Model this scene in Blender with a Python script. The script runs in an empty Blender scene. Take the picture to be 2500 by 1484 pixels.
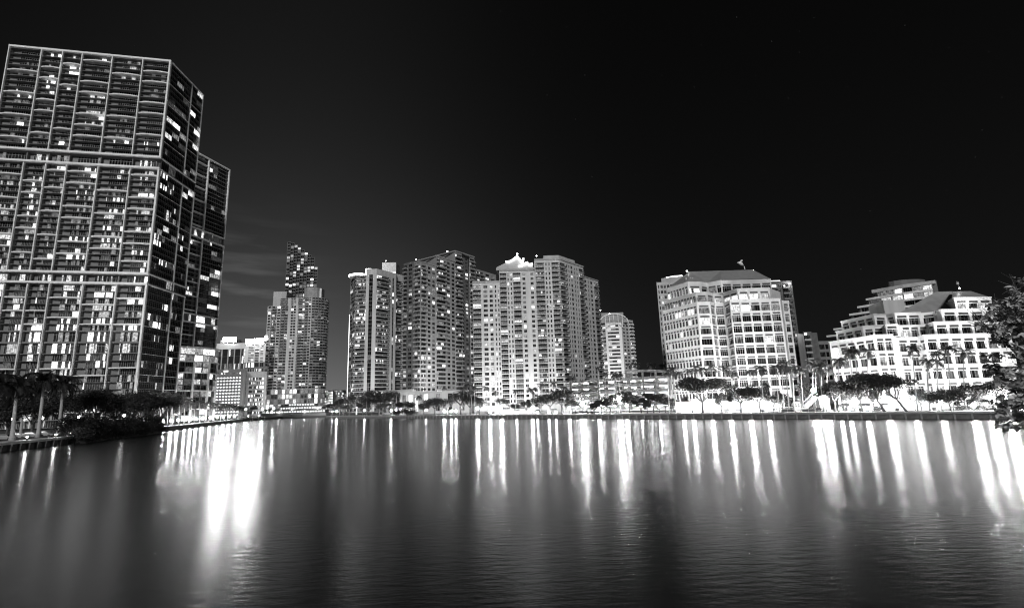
import bpy, math, random
from mathutils import Matrix, Vector
random.seed(11)
R = random.Random(5)
SC = bpy.context.scene
COL = SC.collection
# ---------------------------------------------------------------- camera
FPX, OFF, ROLL, HC = 1262.0, 242.5, math.radians(1.70), 6.5
P = math.atan(OFF / FPX)
cr, sr = math.cos(ROLL), math.sin(ROLL)
Fv = Vector((0, math.cos(P), math.sin(P))); U0 = Vector((0, -math.sin(P), math.cos(P))); R0 = Vector((1, 0, 0))
Rv = cr * R0 - sr * U0
Uv = sr * R0 + cr * U0
cam_d = bpy.data.cameras.new('camera'); cam = bpy.data.objects.new('camera', cam_d); COL.objects.link(cam)
cam_d.sensor_width = 36; cam_d.lens = 36 * FPX / 2500; cam_d.clip_start = 0.1; cam_d.clip_end = 20000
M3 = Matrix((Rv, Uv, -Fv)).transposed()
cam.matrix_world = Matrix.Translation((0, 0, HC)) @ M3.to_4x4()
SC.camera = cam
SC.view_settings.view_transform = 'Standard'; SC.view_settings.look = 'None'
SC.view_settings.exposure = 0.0; SC.view_settings.gamma = 1.0
SC.view_settings.use_curve_mapping = False
SC.cycles.max_bounces = 5; SC.cycles.diffuse_bounces = 2; SC.cycles.glossy_bounces = 3
SC.cycles.transparent_max_bounces = 6; SC.cycles.transmission_bounces = 2
SC.cycles.sample_clamp_indirect = 30.0
SC.cycles.caustics_reflective = True
SC.cycles.use_denoising = True
SC.cycles.pixel_filter_type = 'BLACKMAN_HARRIS'; SC.cycles.filter_width = 1.15
# ---------------------------------------------------------------- night sky
W = bpy.data.worlds.new('World'); SC.world = W; W.use_nodes = True
nt = W.node_tree; nt.nodes.clear()
def N(t, **k):
    n = nt.nodes.new(t)
    for a, b in k.items(): setattr(n, a, b)
    return n
def mth(op, a, b=None, clamp=False):
    n = N('ShaderNodeMath', operation=op); n.use_clamp = clamp
    for i, v in enumerate((a, b)):
        if v is None: continue
        if isinstance(v, (int, float)): n.inputs[i].default_value = v
        else: nt.links.new(v, n.inputs[i])
    return n.outputs[0]
out = N('ShaderNodeOutputWorld'); bg = N('ShaderNodeBackground')
sky = N('ShaderNodeTexSky', sky_type='NISHITA'); sky.sun_disc = False
sky.sun_elevation = math.radians(2.0); sky.sun_rotation = math.radians(180 + 12)
bw = N('ShaderNodeRGBToBW'); nt.links.new(sky.outputs[0], bw.inputs[0])
base = mth('MULTIPLY', bw.outputs[0], 0.0007)
tc = N('ShaderNodeTexCoord'); sep = N('ShaderNodeSeparateXYZ'); nt.links.new(tc.outputs['Generated'], sep.inputs[0])
dx_, dy_, dz_ = sep.outputs
# city glow: strongest low down over downtown, beyond the river mouth
el = mth('MAXIMUM', dz_, 0.0)
az = mth('SUBTRACT', mth('ARCTAN2', dx_, dy_), -0.42)
azg = mth('POWER', 2.718, mth('MULTIPLY', mth('MULTIPLY', az, az), -7.5))
g1 = mth('MULTIPLY', mth('POWER', 2.718, mth('MULTIPLY', el, -7.0)), 0.18)
g2 = mth('MULTIPLY', mth('POWER', 2.718, mth('MULTIPLY', el, -1.5)), 0.008)
glow = mth('ADD', mth('MULTIPLY', mth('ADD', g1, g2), azg), mth('MULTIPLY', mth('POWER', 2.718, mth('MULTIPLY', el, -3.4)), 0.008))
mp = N('ShaderNodeMapping'); mp.inputs['Scale'].default_value = (3.0, 3.0, 26.0); nt.links.new(tc.outputs['Generated'], mp.inputs[0])
cn = N('ShaderNodeTexNoise'); cn.inputs['Scale'].default_value = 1.6; cn.inputs['Detail'].default_value = 5; nt.links.new(mp.outputs[0], cn.inputs['Vector'])
cl = mth('MULTIPLY', mth('SUBTRACT', cn.outputs[0], 0.50, True), 6.0, True)
azc = mth('SUBTRACT', mth('ARCTAN2', dx_, dy_), -0.50)
elc = mth('SUBTRACT', dz_, 0.22)
cl = mth('MULTIPLY', cl, mth('POWER', 2.718, mth('ADD', mth('MULTIPLY', mth('MULTIPLY', azc, azc), -110), mth('MULTIPLY', mth('MULTIPLY', elc, elc), -120))))
glow = mth('MULTIPLY', glow, mth('ADD', cl, 1.0))
# faint stars
mp2 = N('ShaderNodeTexVoronoi'); mp2.inputs['Scale'].default_value = 60.0; nt.links.new(tc.outputs['Generated'], mp2.inputs['Vector'])
st = mth('MULTIPLY', mth('LESS_THAN', mp2.outputs['Distance'], 0.022), 0.10)
tot = mth('ADD', mth('ADD', mth('ADD', base, glow), 0.0009), mth('MULTIPLY', st, mth('SUBTRACT', 1.0, mth('MULTIPLY', azg, 0.8))))
nt.links.new(tot, bg.inputs['Color']); bg.inputs['Strength'].default_value = 1.0
nt.links.new(bg.outputs[0], out.inputs[0])
# light of the town behind the camera: one low, weak, soft sun
sd = bpy.data.lights.new('sun', 'SUN'); sun = bpy.data.objects.new('sun', sd); COL.objects.link(sun)
sd.energy = 2.0; sd.angle = math.radians(9)
sun.rotation_euler = Vector((0.0, 0.92, -0.38)).to_track_quat('-Z', 'Y').to_euler()

# ---------------------------------------------------------------- pixel helpers
def ray(x, y): return Fv + (x - 1250) / FPX * Rv + (742 - y) / FPX * Uv
def at(x, y, Y):
    v = ray(x, y); k = Y / v.y
    return Vector((v.x * k, Y, HC + v.z * k))
def atz(x, y, z):
    v = ray(x, y); k = (z - HC) / v.z
    return Vector((v.x * k, v.y * k, z))
def proj(p):
    q = Vector(p) - Vector((0, 0, HC)); D = q.dot(Fv)
    return (1250 + FPX * q.dot(Rv) / D, 742 - FPX * q.dot(Uv) / D)
def zat(X, Y, py):
    lo, hi = -5.0, 400.0
    for _ in range(50):
        m = (lo + hi) / 2
        if proj((X, Y, m))[1] > py: lo = m
        else: hi = m
    return lo
def onplane(px, py, A, B):
    """fraction along A->B where the ray through the pixel meets the vertical plane over AB"""
    v = ray(px, py); dx, dy = B[0] - A[0], B[1] - A[1]
    det = v.x * dy - v.y * dx
    k = (A[0] * dy - A[1] * dx) / det
    hx, hy = v.x * k, v.y * k
    return ((hx - A[0]) * dx + (hy - A[1]) * dy) / (dx * dx + dy * dy)

# ---------------------------------------------------------------- materials
MATS = {}
def mat(name, c, rough=0.7, var=0.25, scale=0.6, bump=0.0, metal=0.0, streak=False, spec=0.4):
    if name in MATS: return MATS[name]
    m = bpy.data.materials.new(name); m.use_nodes = True; t = m.node_tree; b = t.nodes['Principled BSDF']
    b.inputs['Roughness'].default_value = rough; b.inputs['Metallic'].default_value = metal
    b.inputs['Specular IOR Level'].default_value = spec
    co = t.nodes.new('ShaderNodeTexCoord'); n = t.nodes.new('ShaderNodeTexNoise')
    n.inputs['Scale'].default_value = scale; n.inputs['Detail'].default_value = 6
    if streak:
        mpn = t.nodes.new('ShaderNodeMapping'); mpn.inputs['Scale'].default_value = (1.4, 1.4, 0.12)
        t.links.new(co.outputs['Object'], mpn.inputs[0]); t.links.new(mpn.outputs[0], n.inputs['Vector'])
    else:
        t.links.new(co.outputs['Object'], n.inputs['Vector'])
    r = t.nodes.new('ShaderNodeValToRGB')
    lo, hi = c * (1 - var), c * (1 + var)
    r.color_ramp.elements[0].position = 0.3; r.color_ramp.elements[1].position = 0.7
    r.color_ramp.elements[0].color = (lo, lo, lo, 1); r.color_ramp.elements[1].color = (hi, hi, hi, 1)
    t.links.new(n.outputs[0], r.inputs[0]); t.links.new(r.outputs[0], b.inputs['Base Color'])
    if bump:
        bp = t.nodes.new('ShaderNodeBump'); bp.inputs['Strength'].default_value = bump; bp.inputs['Distance'].default_value = 0.1
        t.links.new(n.outputs[0], bp.inputs['Height']); t.links.new(bp.outputs[0], b.inputs['Normal'])
    MATS[name] = m; return m
def glow_mat(name, s, sample=True):
    if name in MATS: return MATS[name]
    m = bpy.data.materials.new(name); m.use_nodes = True; t = m.node_tree; b = t.nodes['Principled BSDF']
    b.inputs['Base Color'].default_value = (.6, .6, .6, 1)
    b.inputs['Emission Color'].default_value = (1, 1, 1, 1); b.inputs['Emission Strength'].default_value = s
    m.cycles.emission_sampling = 'FRONT_BACK' if sample else 'NONE'
    MATS[name] = m; return m
def room_mat(name, s, part=False):
    """a lit room behind glass: curtains, furniture and lamps as uneven light"""
    if name in MATS: return MATS[name]
    m = bpy.data.materials.new(name); m.use_nodes = True; t = m.node_tree; b = t.nodes['Principled BSDF']
    b.inputs['Base Color'].default_value = (.02, .02, .02, 1); b.inputs['Roughness'].default_value = 0.1
    co = t.nodes.new('ShaderNodeTexCoord'); oi = t.nodes.new('ShaderNodeObjectInfo'); ge = t.nodes.new('ShaderNodeNewGeometry')
    add = t.nodes.new('ShaderNodeMath'); add.operation = 'ADD'
    t.links.new(oi.outputs['Random'], add.inputs[0]); t.links.new(ge.outputs['Random Per Island'], add.inputs[1])
    fr = t.nodes.new('ShaderNodeMath'); fr.operation = 'FRACT'; t.links.new(add.outputs[0], fr.inputs[0])
    sc = t.nodes.new('ShaderNodeMath'); sc.operation = 'MULTIPLY'; sc.inputs[1].default_value = 53.0; t.links.new(fr.outputs[0], sc.inputs[0])
    n = t.nodes.new('ShaderNodeTexNoise'); n.noise_dimensions = '4D'; n.inputs['Scale'].default_value = 0.9; n.inputs['Detail'].default_value = 4
    n.inputs['Roughness'].default_value = 0.7
    t.links.new(co.outputs['Object'], n.inputs['Vector']); t.links.new(sc.outputs[0], n.inputs['W'])
    mr = t.nodes.new('ShaderNodeMapRange'); mr.inputs['From Min'].default_value = 0.36; mr.inputs['From Max'].default_value = 0.62
    mr.inputs['To Min'].default_value = s * 0.08; mr.inputs['To Max'].default_value = s
    t.links.new(n.outputs[0], mr.inputs[0])
    m2 = t.nodes.new('ShaderNodeMath'); m2.operation = 'MULTIPLY_ADD'; m2.inputs[1].default_value = 0.9; m2.inputs[2].default_value = 0.35
    t.links.new(fr.outputs[0], m2.inputs[0])
    m3 = t.nodes.new('ShaderNodeMath'); m3.operation = 'MULTIPLY'; t.links.new(mr.outputs[0], m3.inputs[0]); t.links.new(m2.outputs[0], m3.inputs[1])
    res = m3.outputs[0]
    if part:
        # only one room of a wide band of windows has its light on
        mp_ = t.nodes.new('ShaderNodeMapping'); mp_.inputs['Scale'].default_value = (1, .02, .02); t.links.new(co.outputs['Object'], mp_.inputs[0])
        vn = t.nodes.new('ShaderNodeTexNoise'); vn.noise_dimensions = '4D'; vn.inputs['Scale'].default_value = part; vn.inputs['Detail'].default_value = 0
        t.links.new(mp_.outputs[0], vn.inputs['Vector']); t.links.new(sc.outputs[0], vn.inputs['W'])
        gt = t.nodes.new('ShaderNodeMapRange'); gt.inputs['From Min'].default_value = .53; gt.inputs['From Max'].default_value = .55; gt.inputs['To Min'].default_value = .02
        t.links.new(vn.outputs[0], gt.inputs[0])
        m5 = t.nodes.new('ShaderNodeMath'); m5.operation = 'MULTIPLY'; t.links.new(res, m5.inputs[0]); t.links.new(gt.outputs[0], m5.inputs[1]); res = m5.outputs[0]
    b.inputs['Emission Color'].default_value = (1, 1, 1, 1); t.links.new(res, b.inputs['Emission Strength'])
    m.cycles.emission_sampling = 'NONE'
    MATS[name] = m; return m
def curtain_mat(name='curtained_glass'):
    if name in MATS: return MATS[name]
    m = bpy.data.materials.new(name); m.use_nodes = True; t = m.node_tree; b = t.nodes['Principled BSDF']
    b.inputs['Roughness'].default_value = 0.12
    co = t.nodes.new('ShaderNodeTexCoord'); oi = t.nodes.new('ShaderNodeObjectInfo')
    mpn = t.nodes.new('ShaderNodeMapping'); mpn.inputs['Scale'].default_value = (2.2, 2.2, 0.05)
    t.links.new(co.outputs['Object'], mpn.inputs[0]); t.links.new(oi.outputs['Random'], mpn.inputs['Location'])
    n = t.nodes.new('ShaderNodeTexNoise'); n.inputs['Scale'].default_value = 1.0; n.inputs['Detail'].default_value = 3
    t.links.new(mpn.outputs[0], n.inputs['Vector'])
    r = t.nodes.new('ShaderNodeValToRGB'); r.color_ramp.elements[0].position = 0.5; r.color_ramp.elements[1].position = 0.62
    r.color_ramp.elements[0].color = (.008, .008, .008, 1); r.color_ramp.elements[1].color = (.16, .16, .16, 1)
    t.links.new(n.outputs[0], r.inputs[0]); t.links.new(r.outputs[0], b.inputs['Base Color'])
    MATS[name] = m; return m
G_WHITE = mat('white_paint', .72, .6, .08, .4)
G_CREAM = mat('pale_stucco', .46, .8, .14, .25, streak=True)
G_OFFICE = mat('pale_precast_panel', .55, .7, .10, .3, streak=True)
G_GREY = mat('grey_concrete', .32, .8, .2, .4, bump=.1)
G_MID = mat('mid_grey_stucco', .15, .8, .15, .3, streak=True)
G_DARK = mat('dark_concrete', .10, .8, .25, .5)
G_BLACK = mat('dark_metal', .03, .5, .2, 2)
G_FRAME = mat('window_frame', .38, .5, .1, 1)
G_FRAMED = mat('dark_window_frame', .12, .4, .1, 1)
G_RAIL = mat('railing_dark', .05, .4, .1, 1)
G_RAILW = mat('railing_light', .45, .5, .1, 1)
G_GLASS = mat('dark_glass', .008, .08, .3, .2, spec=.6)
G_CURT = curtain_mat()
G_LOUV = mat('louvre_grey', .085, .6, .15, 1)
G_ROOF = mat('metal_roof', .30, .45, .12, .5)
L1 = room_mat('room_dim', .35); L2 = room_mat('room_lit', 1.5); L3 = room_mat('room_bright', 5.0)
L1p = room_mat('part_room_dim', .4, .55); L2p = room_mat('part_room_lit', 1.5, .55); L3p = room_mat('part_room_bright', 4.0, .55)
def pick(rnd, p, pcurt=0.2, wide=False):
    r = rnd.random()
    if wide:
        p *= 2.6
        if r < p * .4: return L3p
        if r < p * .8: return L2p
        if r < p * 1.3: return L1p
        return G_GLASS
    if r < p * .35: return L3
    if r < p * .75: return L2
    if r < p * 1.5: return L1
    if r < p * 1.5 + pcurt: return G_CURT
    return G_GLASS

# ---------------------------------------------------------------- mesh helpers
class MB:
    def __init__(s): s.v = []; s.f = []; s.mi = []; s.m = []; s.k = {}
    def slot(s, m):
        if m not in s.m: s.m.append(m)
        return s.m.index(m)
    def vert(s, p):
        key = (round(p[0], 3), round(p[1], 3), round(p[2], 3))
        i = s.k.get(key)
        if i is None:
            i = len(s.v); s.v.append(tuple(p)); s.k[key] = i
        return i
    def q(s, pts, m, share=False):
        if share: ids = [s.vert(p) for p in pts]
        else:
            i = len(s.v); s.v += [tuple(p) for p in pts]; ids = list(range(i, i + len(pts)))
        s.f.append(ids); s.mi.append(s.slot(m))
    def box(s, a, b, m):
        x0, y0, z0 = a; x1, y1, z1 = b
        i = len(s.v)
        s.v += [(x0, y0, z0), (x1, y0, z0), (x1, y1, z0), (x0, y1, z0), (x0, y0, z1), (x1, y0, z1), (x1, y1, z1), (x0, y1, z1)]
        for f in ((0, 3, 2, 1), (4, 5, 6, 7), (0, 1, 5, 4), (1, 2, 6, 5), (2, 3, 7, 6), (3, 0, 4, 7)):
            s.f.append([i + j for j in f]); s.mi.append(s.slot(m))
    def prism(s, poly, z0, z1, m, mtop=None, inset=None):
        n = len(poly); i = len(s.v)
        top = inset or poly
        s.v += [(p[0], p[1], z0) for p in poly] + [(p[0], p[1], z1) for p in top]
        for j in range(n):
            k = (j + 1) % n
            s.f.append([i + j, i + k, i + n + k, i + n + j]); s.mi.append(s.slot(m))
        s.f.append([i + n + j for j in range(n)]); s.mi.append(s.slot(mtop or m))
        s.f.append([i + n - 1 - j for j in range(n)]); s.mi.append(s.slot(m))
    def tube(s, pts, rad, m, n=6, cap=True):
        i0 = len(s.v)
        for k, p in enumerate(pts):
            p = Vector(p); r = rad[k] if isinstance(rad, (list, tuple)) else rad
            d = (Vector(pts[min(k + 1, len(pts) - 1)]) - Vector(pts[max(k - 1, 0)])).normalized()
            a = d.orthogonal().normalized() if abs(d.z) < .9 else Vector((1, 0, 0)); a = (a - d * a.dot(d)).normalized(); b = d.cross(a)
            for j in range(n):
                t = 2 * math.pi * j / n
                s.v.append(tuple(p + a * math.cos(t) * r + b * math.sin(t) * r))
        for k in range(len(pts) - 1):
            for j in range(n):
                j2 = (j + 1) % n
                s.f.append([i0 + k * n + j, i0 + k * n + j2, i0 + (k + 1) * n + j2, i0 + (k + 1) * n + j]); s.mi.append(s.slot(m))
        if cap:
            e = i0 + (len(pts) - 1) * n
            s.f.append([e + j for j in range(n)]); s.mi.append(s.slot(m))
            s.f.append([i0 + n - 1 - j for j in range(n)]); s.mi.append(s.slot(m))
    def ball(s, c, r, m, n=7, k=4, sz=1.0):
        i = len(s.v)
        for a in range(1, k):
            t = math.pi * a / k
            for b in range(n):
                u = 2 * math.pi * b / n
                s.v.append((c[0] + r * math.sin(t) * math.cos(u), c[1] + r * math.sin(t) * math.sin(u), c[2] + r * sz * math.cos(t)))
        s.v.append((c[0], c[1], c[2] + r * sz)); s.v.append((c[0], c[1], c[2] - r * sz))
        T, B = len(s.v) - 2, len(s.v) - 1
        for a in range(k - 2):
            for b in range(n):
                b2 = (b + 1) % n
                s.f.append([i + a * n + b, i + (a + 1) * n + b, i + (a + 1) * n + b2, i + a * n + b2]); s.mi.append(s.slot(m))
        for b in range(n):
            b2 = (b + 1) % n
            s.f.append([T, i + b, i + b2]); s.mi.append(s.slot(m))
            e = i + (k - 2) * n
            s.f.append([B, e + b2, e + b]); s.mi.append(s.slot(m))
    def mesh(s, name='mesh', smooth=False):
        me = bpy.data.meshes.new(name); me.from_pydata(s.v, [], s.f)
        for m in s.m: me.materials.append(m)
        me.polygons.foreach_set('material_index', s.mi)
        if smooth: me.polygons.foreach_set('use_smooth', [True] * len(s.f))
        me.update(); return me
def ob(name, me, parent=None, mw=None):
    o = bpy.data.objects.new(name, me); COL.objects.link(o)
    if parent is not None: o.parent = parent
    if mw is not None: o.matrix_local = mw
    return o
def thing(name, label, cat, loc=(0, 0, 0), rz=0.0, group=None, me=None):
    o = bpy.data.objects.new(name, me); COL.objects.link(o)
    o.location = loc; o.rotation_euler = (0, 0, rz)
    o['label'] = label; o['category'] = cat
    if group: o['group'] = group
    return o
def struct(name, me, kind='structure'):
    o = ob(name, me); o['kind'] = kind; return o
def join(items):
    v = []; f = []; mi = []; ms = []
    for me, mw in items:
        i0 = len(v); v += [tuple(mw @ x.co) for x in me.vertices]
        loc = []
        for m in me.materials:
            if m not in ms: ms.append(m)
            loc.append(ms.index(m))
        for p in me.polygons:
            f.append([i0 + a for a in p.vertices]); mi.append(loc[p.material_index])
    me = bpy.data.meshes.new('joined'); me.from_pydata(v, [], f)
    for m in ms: me.materials.append(m)
    me.polygons.foreach_set('material_index', mi); me.update()
    return me
CACHE = {}
def cached(key, fn):
    if key not in CACHE: CACHE[key] = fn()
    return CACHE[key]

# ---------------------------------------------------------------- building parts
def window_mesh(w, h, pane, nm=2, transom=True, frame=None, t=0.08, bars=0):
    frame = frame or G_FRAME
    w = round(w, 1); h = round(h, 1)
    def mk():
        b = MB()
        b.q([(0, 0, 0), (w, 0, 0), (w, 0, h), (0, 0, h)], pane)
        y0, y1 = -0.10, -0.003
        b.box((0, y0, 0), (t, y1, h), frame); b.box((w - t, y0, 0), (w, y1, h), frame)
        b.box((t, y0, h - t), (w - t, y1, h), frame); b.box((t, y0, 0), (w - t, y1, t), frame)
        for i in range(1, nm + 1):
            x = w * i / (nm + 1); b.box((x - t / 2, y0 + .01, t), (x + t / 2, y1, h - t), frame)
        if transom: b.box((t, y0 + .02, h * .74), (w - t, y1, h * .74 + t), frame)
        return b.mesh('window')
    return cached(('win', w, h, pane.name, nm, transom, frame.name, t), mk)
def oval_window_mesh(w, h, pane):
    def mk():
        b = MB(); n = 14
        pts = [(w / 2 + w / 2 * math.cos(2 * math.pi * i / n), 0, h / 2 + h / 2 * math.sin(2 * math.pi * i / n)) for i in range(n)]
        b.q(pts, pane)
        for i in range(n):
            p, q = pts[i], pts[(i + 1) % n]
            def o(a, k, y): return (w / 2 + (a[0] - w / 2) * k, y, h / 2 + (a[2] - h / 2) * k)
            b.q([o(p, 1, -.12), o(q, 1, -.12), o(q, 1.15, -.12), o(p, 1.15, -.12)], G_FRAMED)
            b.q([o(p, 1, 0), o(q, 1, 0), o(q, 1, -.12), o(p, 1, -.12)], G_FRAMED)
        return b.mesh('oval')
    return cached(('oval', w, h, pane.name), mk)
def balcony_mesh(w, p, kind='rail', slab=None, h=1.05, th=.22):
    """slab projecting p in front of the wall plane, with its parapet"""
    w = round(w, 1); slab = slab or G_WHITE
    def mk():
        b = MB()
        if kind in ('arc', 'ledge'):
            n = 8
            bul = p
            base_p = .25 if kind == 'arc' else .5
            pr = [(w * i / n, -(base_p + bul * (1 - (2 * i / n - 1) ** 2))) for i in range(n + 1)]
            t0 = -.14 if kind == 'arc' else -.5
            poly = [(0, 1.5)] + [(x, y) for x, y in pr] + [(w, 1.5)]
            b.prism(poly, t0, 0, slab)
            if kind == 'arc':
                for i in range(n):
                    (xa, ya), (xb, yb) = pr[i], pr[i + 1]
                    b.q([(xa, ya + .03, .93), (xb, yb + .03, .93), (xb, yb + .03, 1.0), (xa, ya + .03, 1.0)], G_FRAMED)
        else:
            b.box((-.1, -p, -th), (w + .1, .0, 0), slab)
            if kind == 'solid':
                b.box((-.1, -p, 0), (w + .1, -p + .15, h), slab)
                b.box((-.1, -p + .15, 0), (.05, 0, h), slab); b.box((w - .05, -p + .15, 0), (w + .1, 0, h), slab)
            else:
                rp = G_RAILW if kind == 'lightrail' else G_RAIL
                top = G_RAILW
                b.box((-.1, -p, h - .08), (w + .1, -p + .08, h), top)
                b.box((-.05, -p + .02, .12), (w + .05, -p + .05, h - .1), rp)
                for i in range(5):
                    x = -.1 + (w + .14) * i / 4; b.box((x, -p + .01, 0), (x + .06, -p + .07, h - .08), top)
                b.box((-.1, -p + .08, h - .08), (-.02, 0, h), top); b.box((w + .02, -p + .08, h - .08), (w + .1, 0, h), top)
        return b.mesh('balcony')
    return cached(('bal', w, p, kind, slab.name, h, th), mk)

class Bld:
    def __init__(s, name, label, cat='building', group=None, loc=(0, 0)):
        s.loc = Vector((loc[0], loc[1], 1.6))
        s.root = thing(name, label, cat, s.loc, 0, group)
        s.wall = MB(); s.items = {}; s.rnd = random.Random(hash(label) % 9973 if False else sum(map(ord, label)))
        s.T = Matrix.Translation(-s.loc)
        s.roof = MB()
    def add(s, name, me, mw): s.items.setdefault(name, []).append((me, s.T @ mw))
    def part(s, name, mb, smooth=False, label=None):
        o = ob(name, mb.mesh(name, smooth) if isinstance(mb, MB) else mb, s.root, s.T.copy())
        if label: o['label'] = label
        return o
    def face(s, A, B, z0, nf, fh, cols, m=G_CREAM, lit=.15, K=None, fnf=None, skip=None, curt=.2, top=0.0, baly=None):
        """cols: (kind, width). Every opening becomes a recess in the wall with its window, and a balcony where it has one."""
        A = Vector((A[0], A[1], 0)); B = Vector((B[0], B[1], 0)); L = (B - A).length
        ux = (B - A).normalized(); uy = Vector((-ux.y, ux.x, 0))
        KK = dict(KINDS)
        if K: KK.update(K)
        tw = sum(c[1] for c in cols); us = [0.0]
        for c in cols: us.append(us[-1] + c[1] / tw * L)
        fr = {0.0, 1.0}
        for c in cols:
            if c[0] != '.': k = KK[c[0]]; fr.add(k['s']); fr.add(k['h'])
        fr = sorted(fr)
        W = lambda u, d, z: A + ux * u + uy * d + Vector((0, 0, z))
        Mb = Matrix.Translation(s.T.translation)
        def q(a, b, c, d, mm=m): s.wall.q([p + s.T.translation for p in (a, b, c, d)], mm, True)
        for f in range(nf):
            zb = z0 + f * fh
            for i, c in enumerate(cols):
                u0, u1 = us[i], us[i + 1]; kind = c[0]
                if kind != '.' and skip and skip(f, i): kind = '.'
                if kind == '.':
                    for j in range(len(fr) - 1):
                        q(W(u0, 0, zb + fr[j] * fh), W(u1, 0, zb + fr[j] * fh), W(u1, 0, zb + fr[j + 1] * fh), W(u0, 0, zb + fr[j + 1] * fh))
                    continue
                k = KK[kind]; zs, zh = zb + k['s'] * fh, zb + k['h'] * fh; rd = k['rd']
                for j in range(len(fr) - 1):
                    if fr[j] >= k['s'] and fr[j + 1] <= k['h']: continue
                    q(W(u0, 0, zb + fr[j] * fh), W(u1, 0, zb + fr[j] * fh), W(u1, 0, zb + fr[j + 1] * fh), W(u0, 0, zb + fr[j + 1] * fh))
                q(W(u0, 0, zs), W(u0, rd, zs), W(u0, rd, zh), W(u0, 0, zh)); q(W(u1, rd, zs), W(u1, 0, zs), W(u1, 0, zh), W(u1, rd, zh))
                q(W(u0, 0, zs), W(u1, 0, zs), W(u1, rd, zs), W(u0, rd, zs)); q(W(u0, rd, zh), W(u1, rd, zh), W(u1, 0, zh), W(u0, 0, zh))
                a, b = k.get('in', (0, 1)); w = u1 - u0
                if a > 0: q(W(u0, rd, zs), W(u0 + a * w, rd, zs), W(u0 + a * w, rd, zh), W(u0, rd, zh))
                if b < 1: q(W(u0 + b * w, rd, zs), W(u1, rd, zs), W(u1, rd, zh), W(u0 + b * w, rd, zh))
                p = lit[f] if isinstance(lit, (list, tuple)) else lit
                pane = pick(s.rnd, p * k.get('lit', 1), curt, (b - a) * w > 4.8)
                ww = (b - a) * w
                fm = k.get('frame', G_FRAME)
                if k.get('oval'):
                    me = oval_window_mesh(round(ww * .8, 1), round((zh - zs) * .8, 1), k['pane'] if not k.get('dimr') or i < 6 else k['pane'])
                    mw = Matrix.Translation(W(u0 + ww * .1, rd - .02, zs + (zh - zs) * .1)) @ ang(ux)
                else:
                    me = window_mesh(ww, zh - zs, pane, max(0, int(k.get('nm', ww / 1.2 - .3))), k.get('tr', True), fm, k.get('t', .08))
                    mw = Matrix.Translation(W(u0 + a * w + (ww - round(ww, 1)) / 2, rd - .004, zs + ((zh - zs) - round(zh - zs, 1)) / 2)) @ ang(ux)
                s.add('window', me, mw)
                if k.get('p') is not None:
                    bm = balcony_mesh(w - .2, k['p'], k.get('bk', 'rail'), k.get('bm'), k.get('bh', 1.05))
                    mw = Matrix.Translation(W(u0 + (w - round(w - .2, 1)) / 2, -.003, zs + .012)) @ ang(ux)
                    if not (baly and not baly(f, i)): s.add('balcony', bm, mw)
                if k.get('shade'):
                    # dark recessed louvre band over the window
                    me2 = cached(('lou', round(w * .86, 1), G_MID.name), lambda: louvre(round(w * .86, 1)))
                    s.add('louvre', me2, Matrix.Translation(W(u0 + w * .07, -.05, zh + fh * .045)) @ ang(ux))
        if top:
            zb = z0 + nf * fh
            for i in range(len(cols)):
                q(W(us[i], 0, zb), W(us[i + 1], 0, zb), W(us[i + 1], 0, zb + top), W(us[i], 0, zb + top))
    def slab(s, poly, z0, z1, m, part='roof', inset=None):
        mb = MB(); mb.prism(poly, z0, z1, m, inset=inset); return s.part(part, mb)
    def finish(s, cap=300, caps=None, smooth=False):
        s.wall_o = ob('wall', s.wall.mesh('wall'), s.root)
        for name, it in s.items.items():
            c = (caps or {}).get(name, cap)
            it = sorted(it, key=lambda t: (t[1].translation + s.loc).length)
            for me, mw in it[:c]: ob(name, me, s.root, mw)
            if it[c:]:
                o = ob(name, join(it[c:]), s.root); o['kind'] = 'stuff'
        return s.root
def ang(ux): return Matrix.Rotation(math.atan2(ux.y, ux.x), 4, 'Z')
def louvre(w):
    b = MB()
    b.box((0, 0, 0), (w, .04, .68), G_LOUV)
    for i in range(4): b.box((.02, -.05, .08 + i * .15), (w - .02, -.002, .14 + i * .15), G_LOUV)
    return b.mesh('louvre')
KINDS = {
    'w': dict(s=.25, h=.83, rd=.25, nm=1), 's': dict(s=.2, h=.83, rd=.2, nm=0, tr=False), 'W': dict(s=.25, h=.83, rd=.25, nm=2),
    'b': dict(s=0.0, h=.9, rd=1.5, p=.5, **{'in': (.12, .88)}, frame=G_FRAMED, nm=3),
    'B': dict(s=0.0, h=.86, rd=1.2, p=1.3, **{'in': (.1, .9)}, frame=G_FRAMED, nm=3),
    'g': dict(s=.06, h=1.0, rd=.06, frame=G_FRAMED, nm=3, tr=True),
    'v': dict(s=.04, h=1.0, rd=.5, frame=G_FRAMED, nm=1, tr=False),
}

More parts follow.
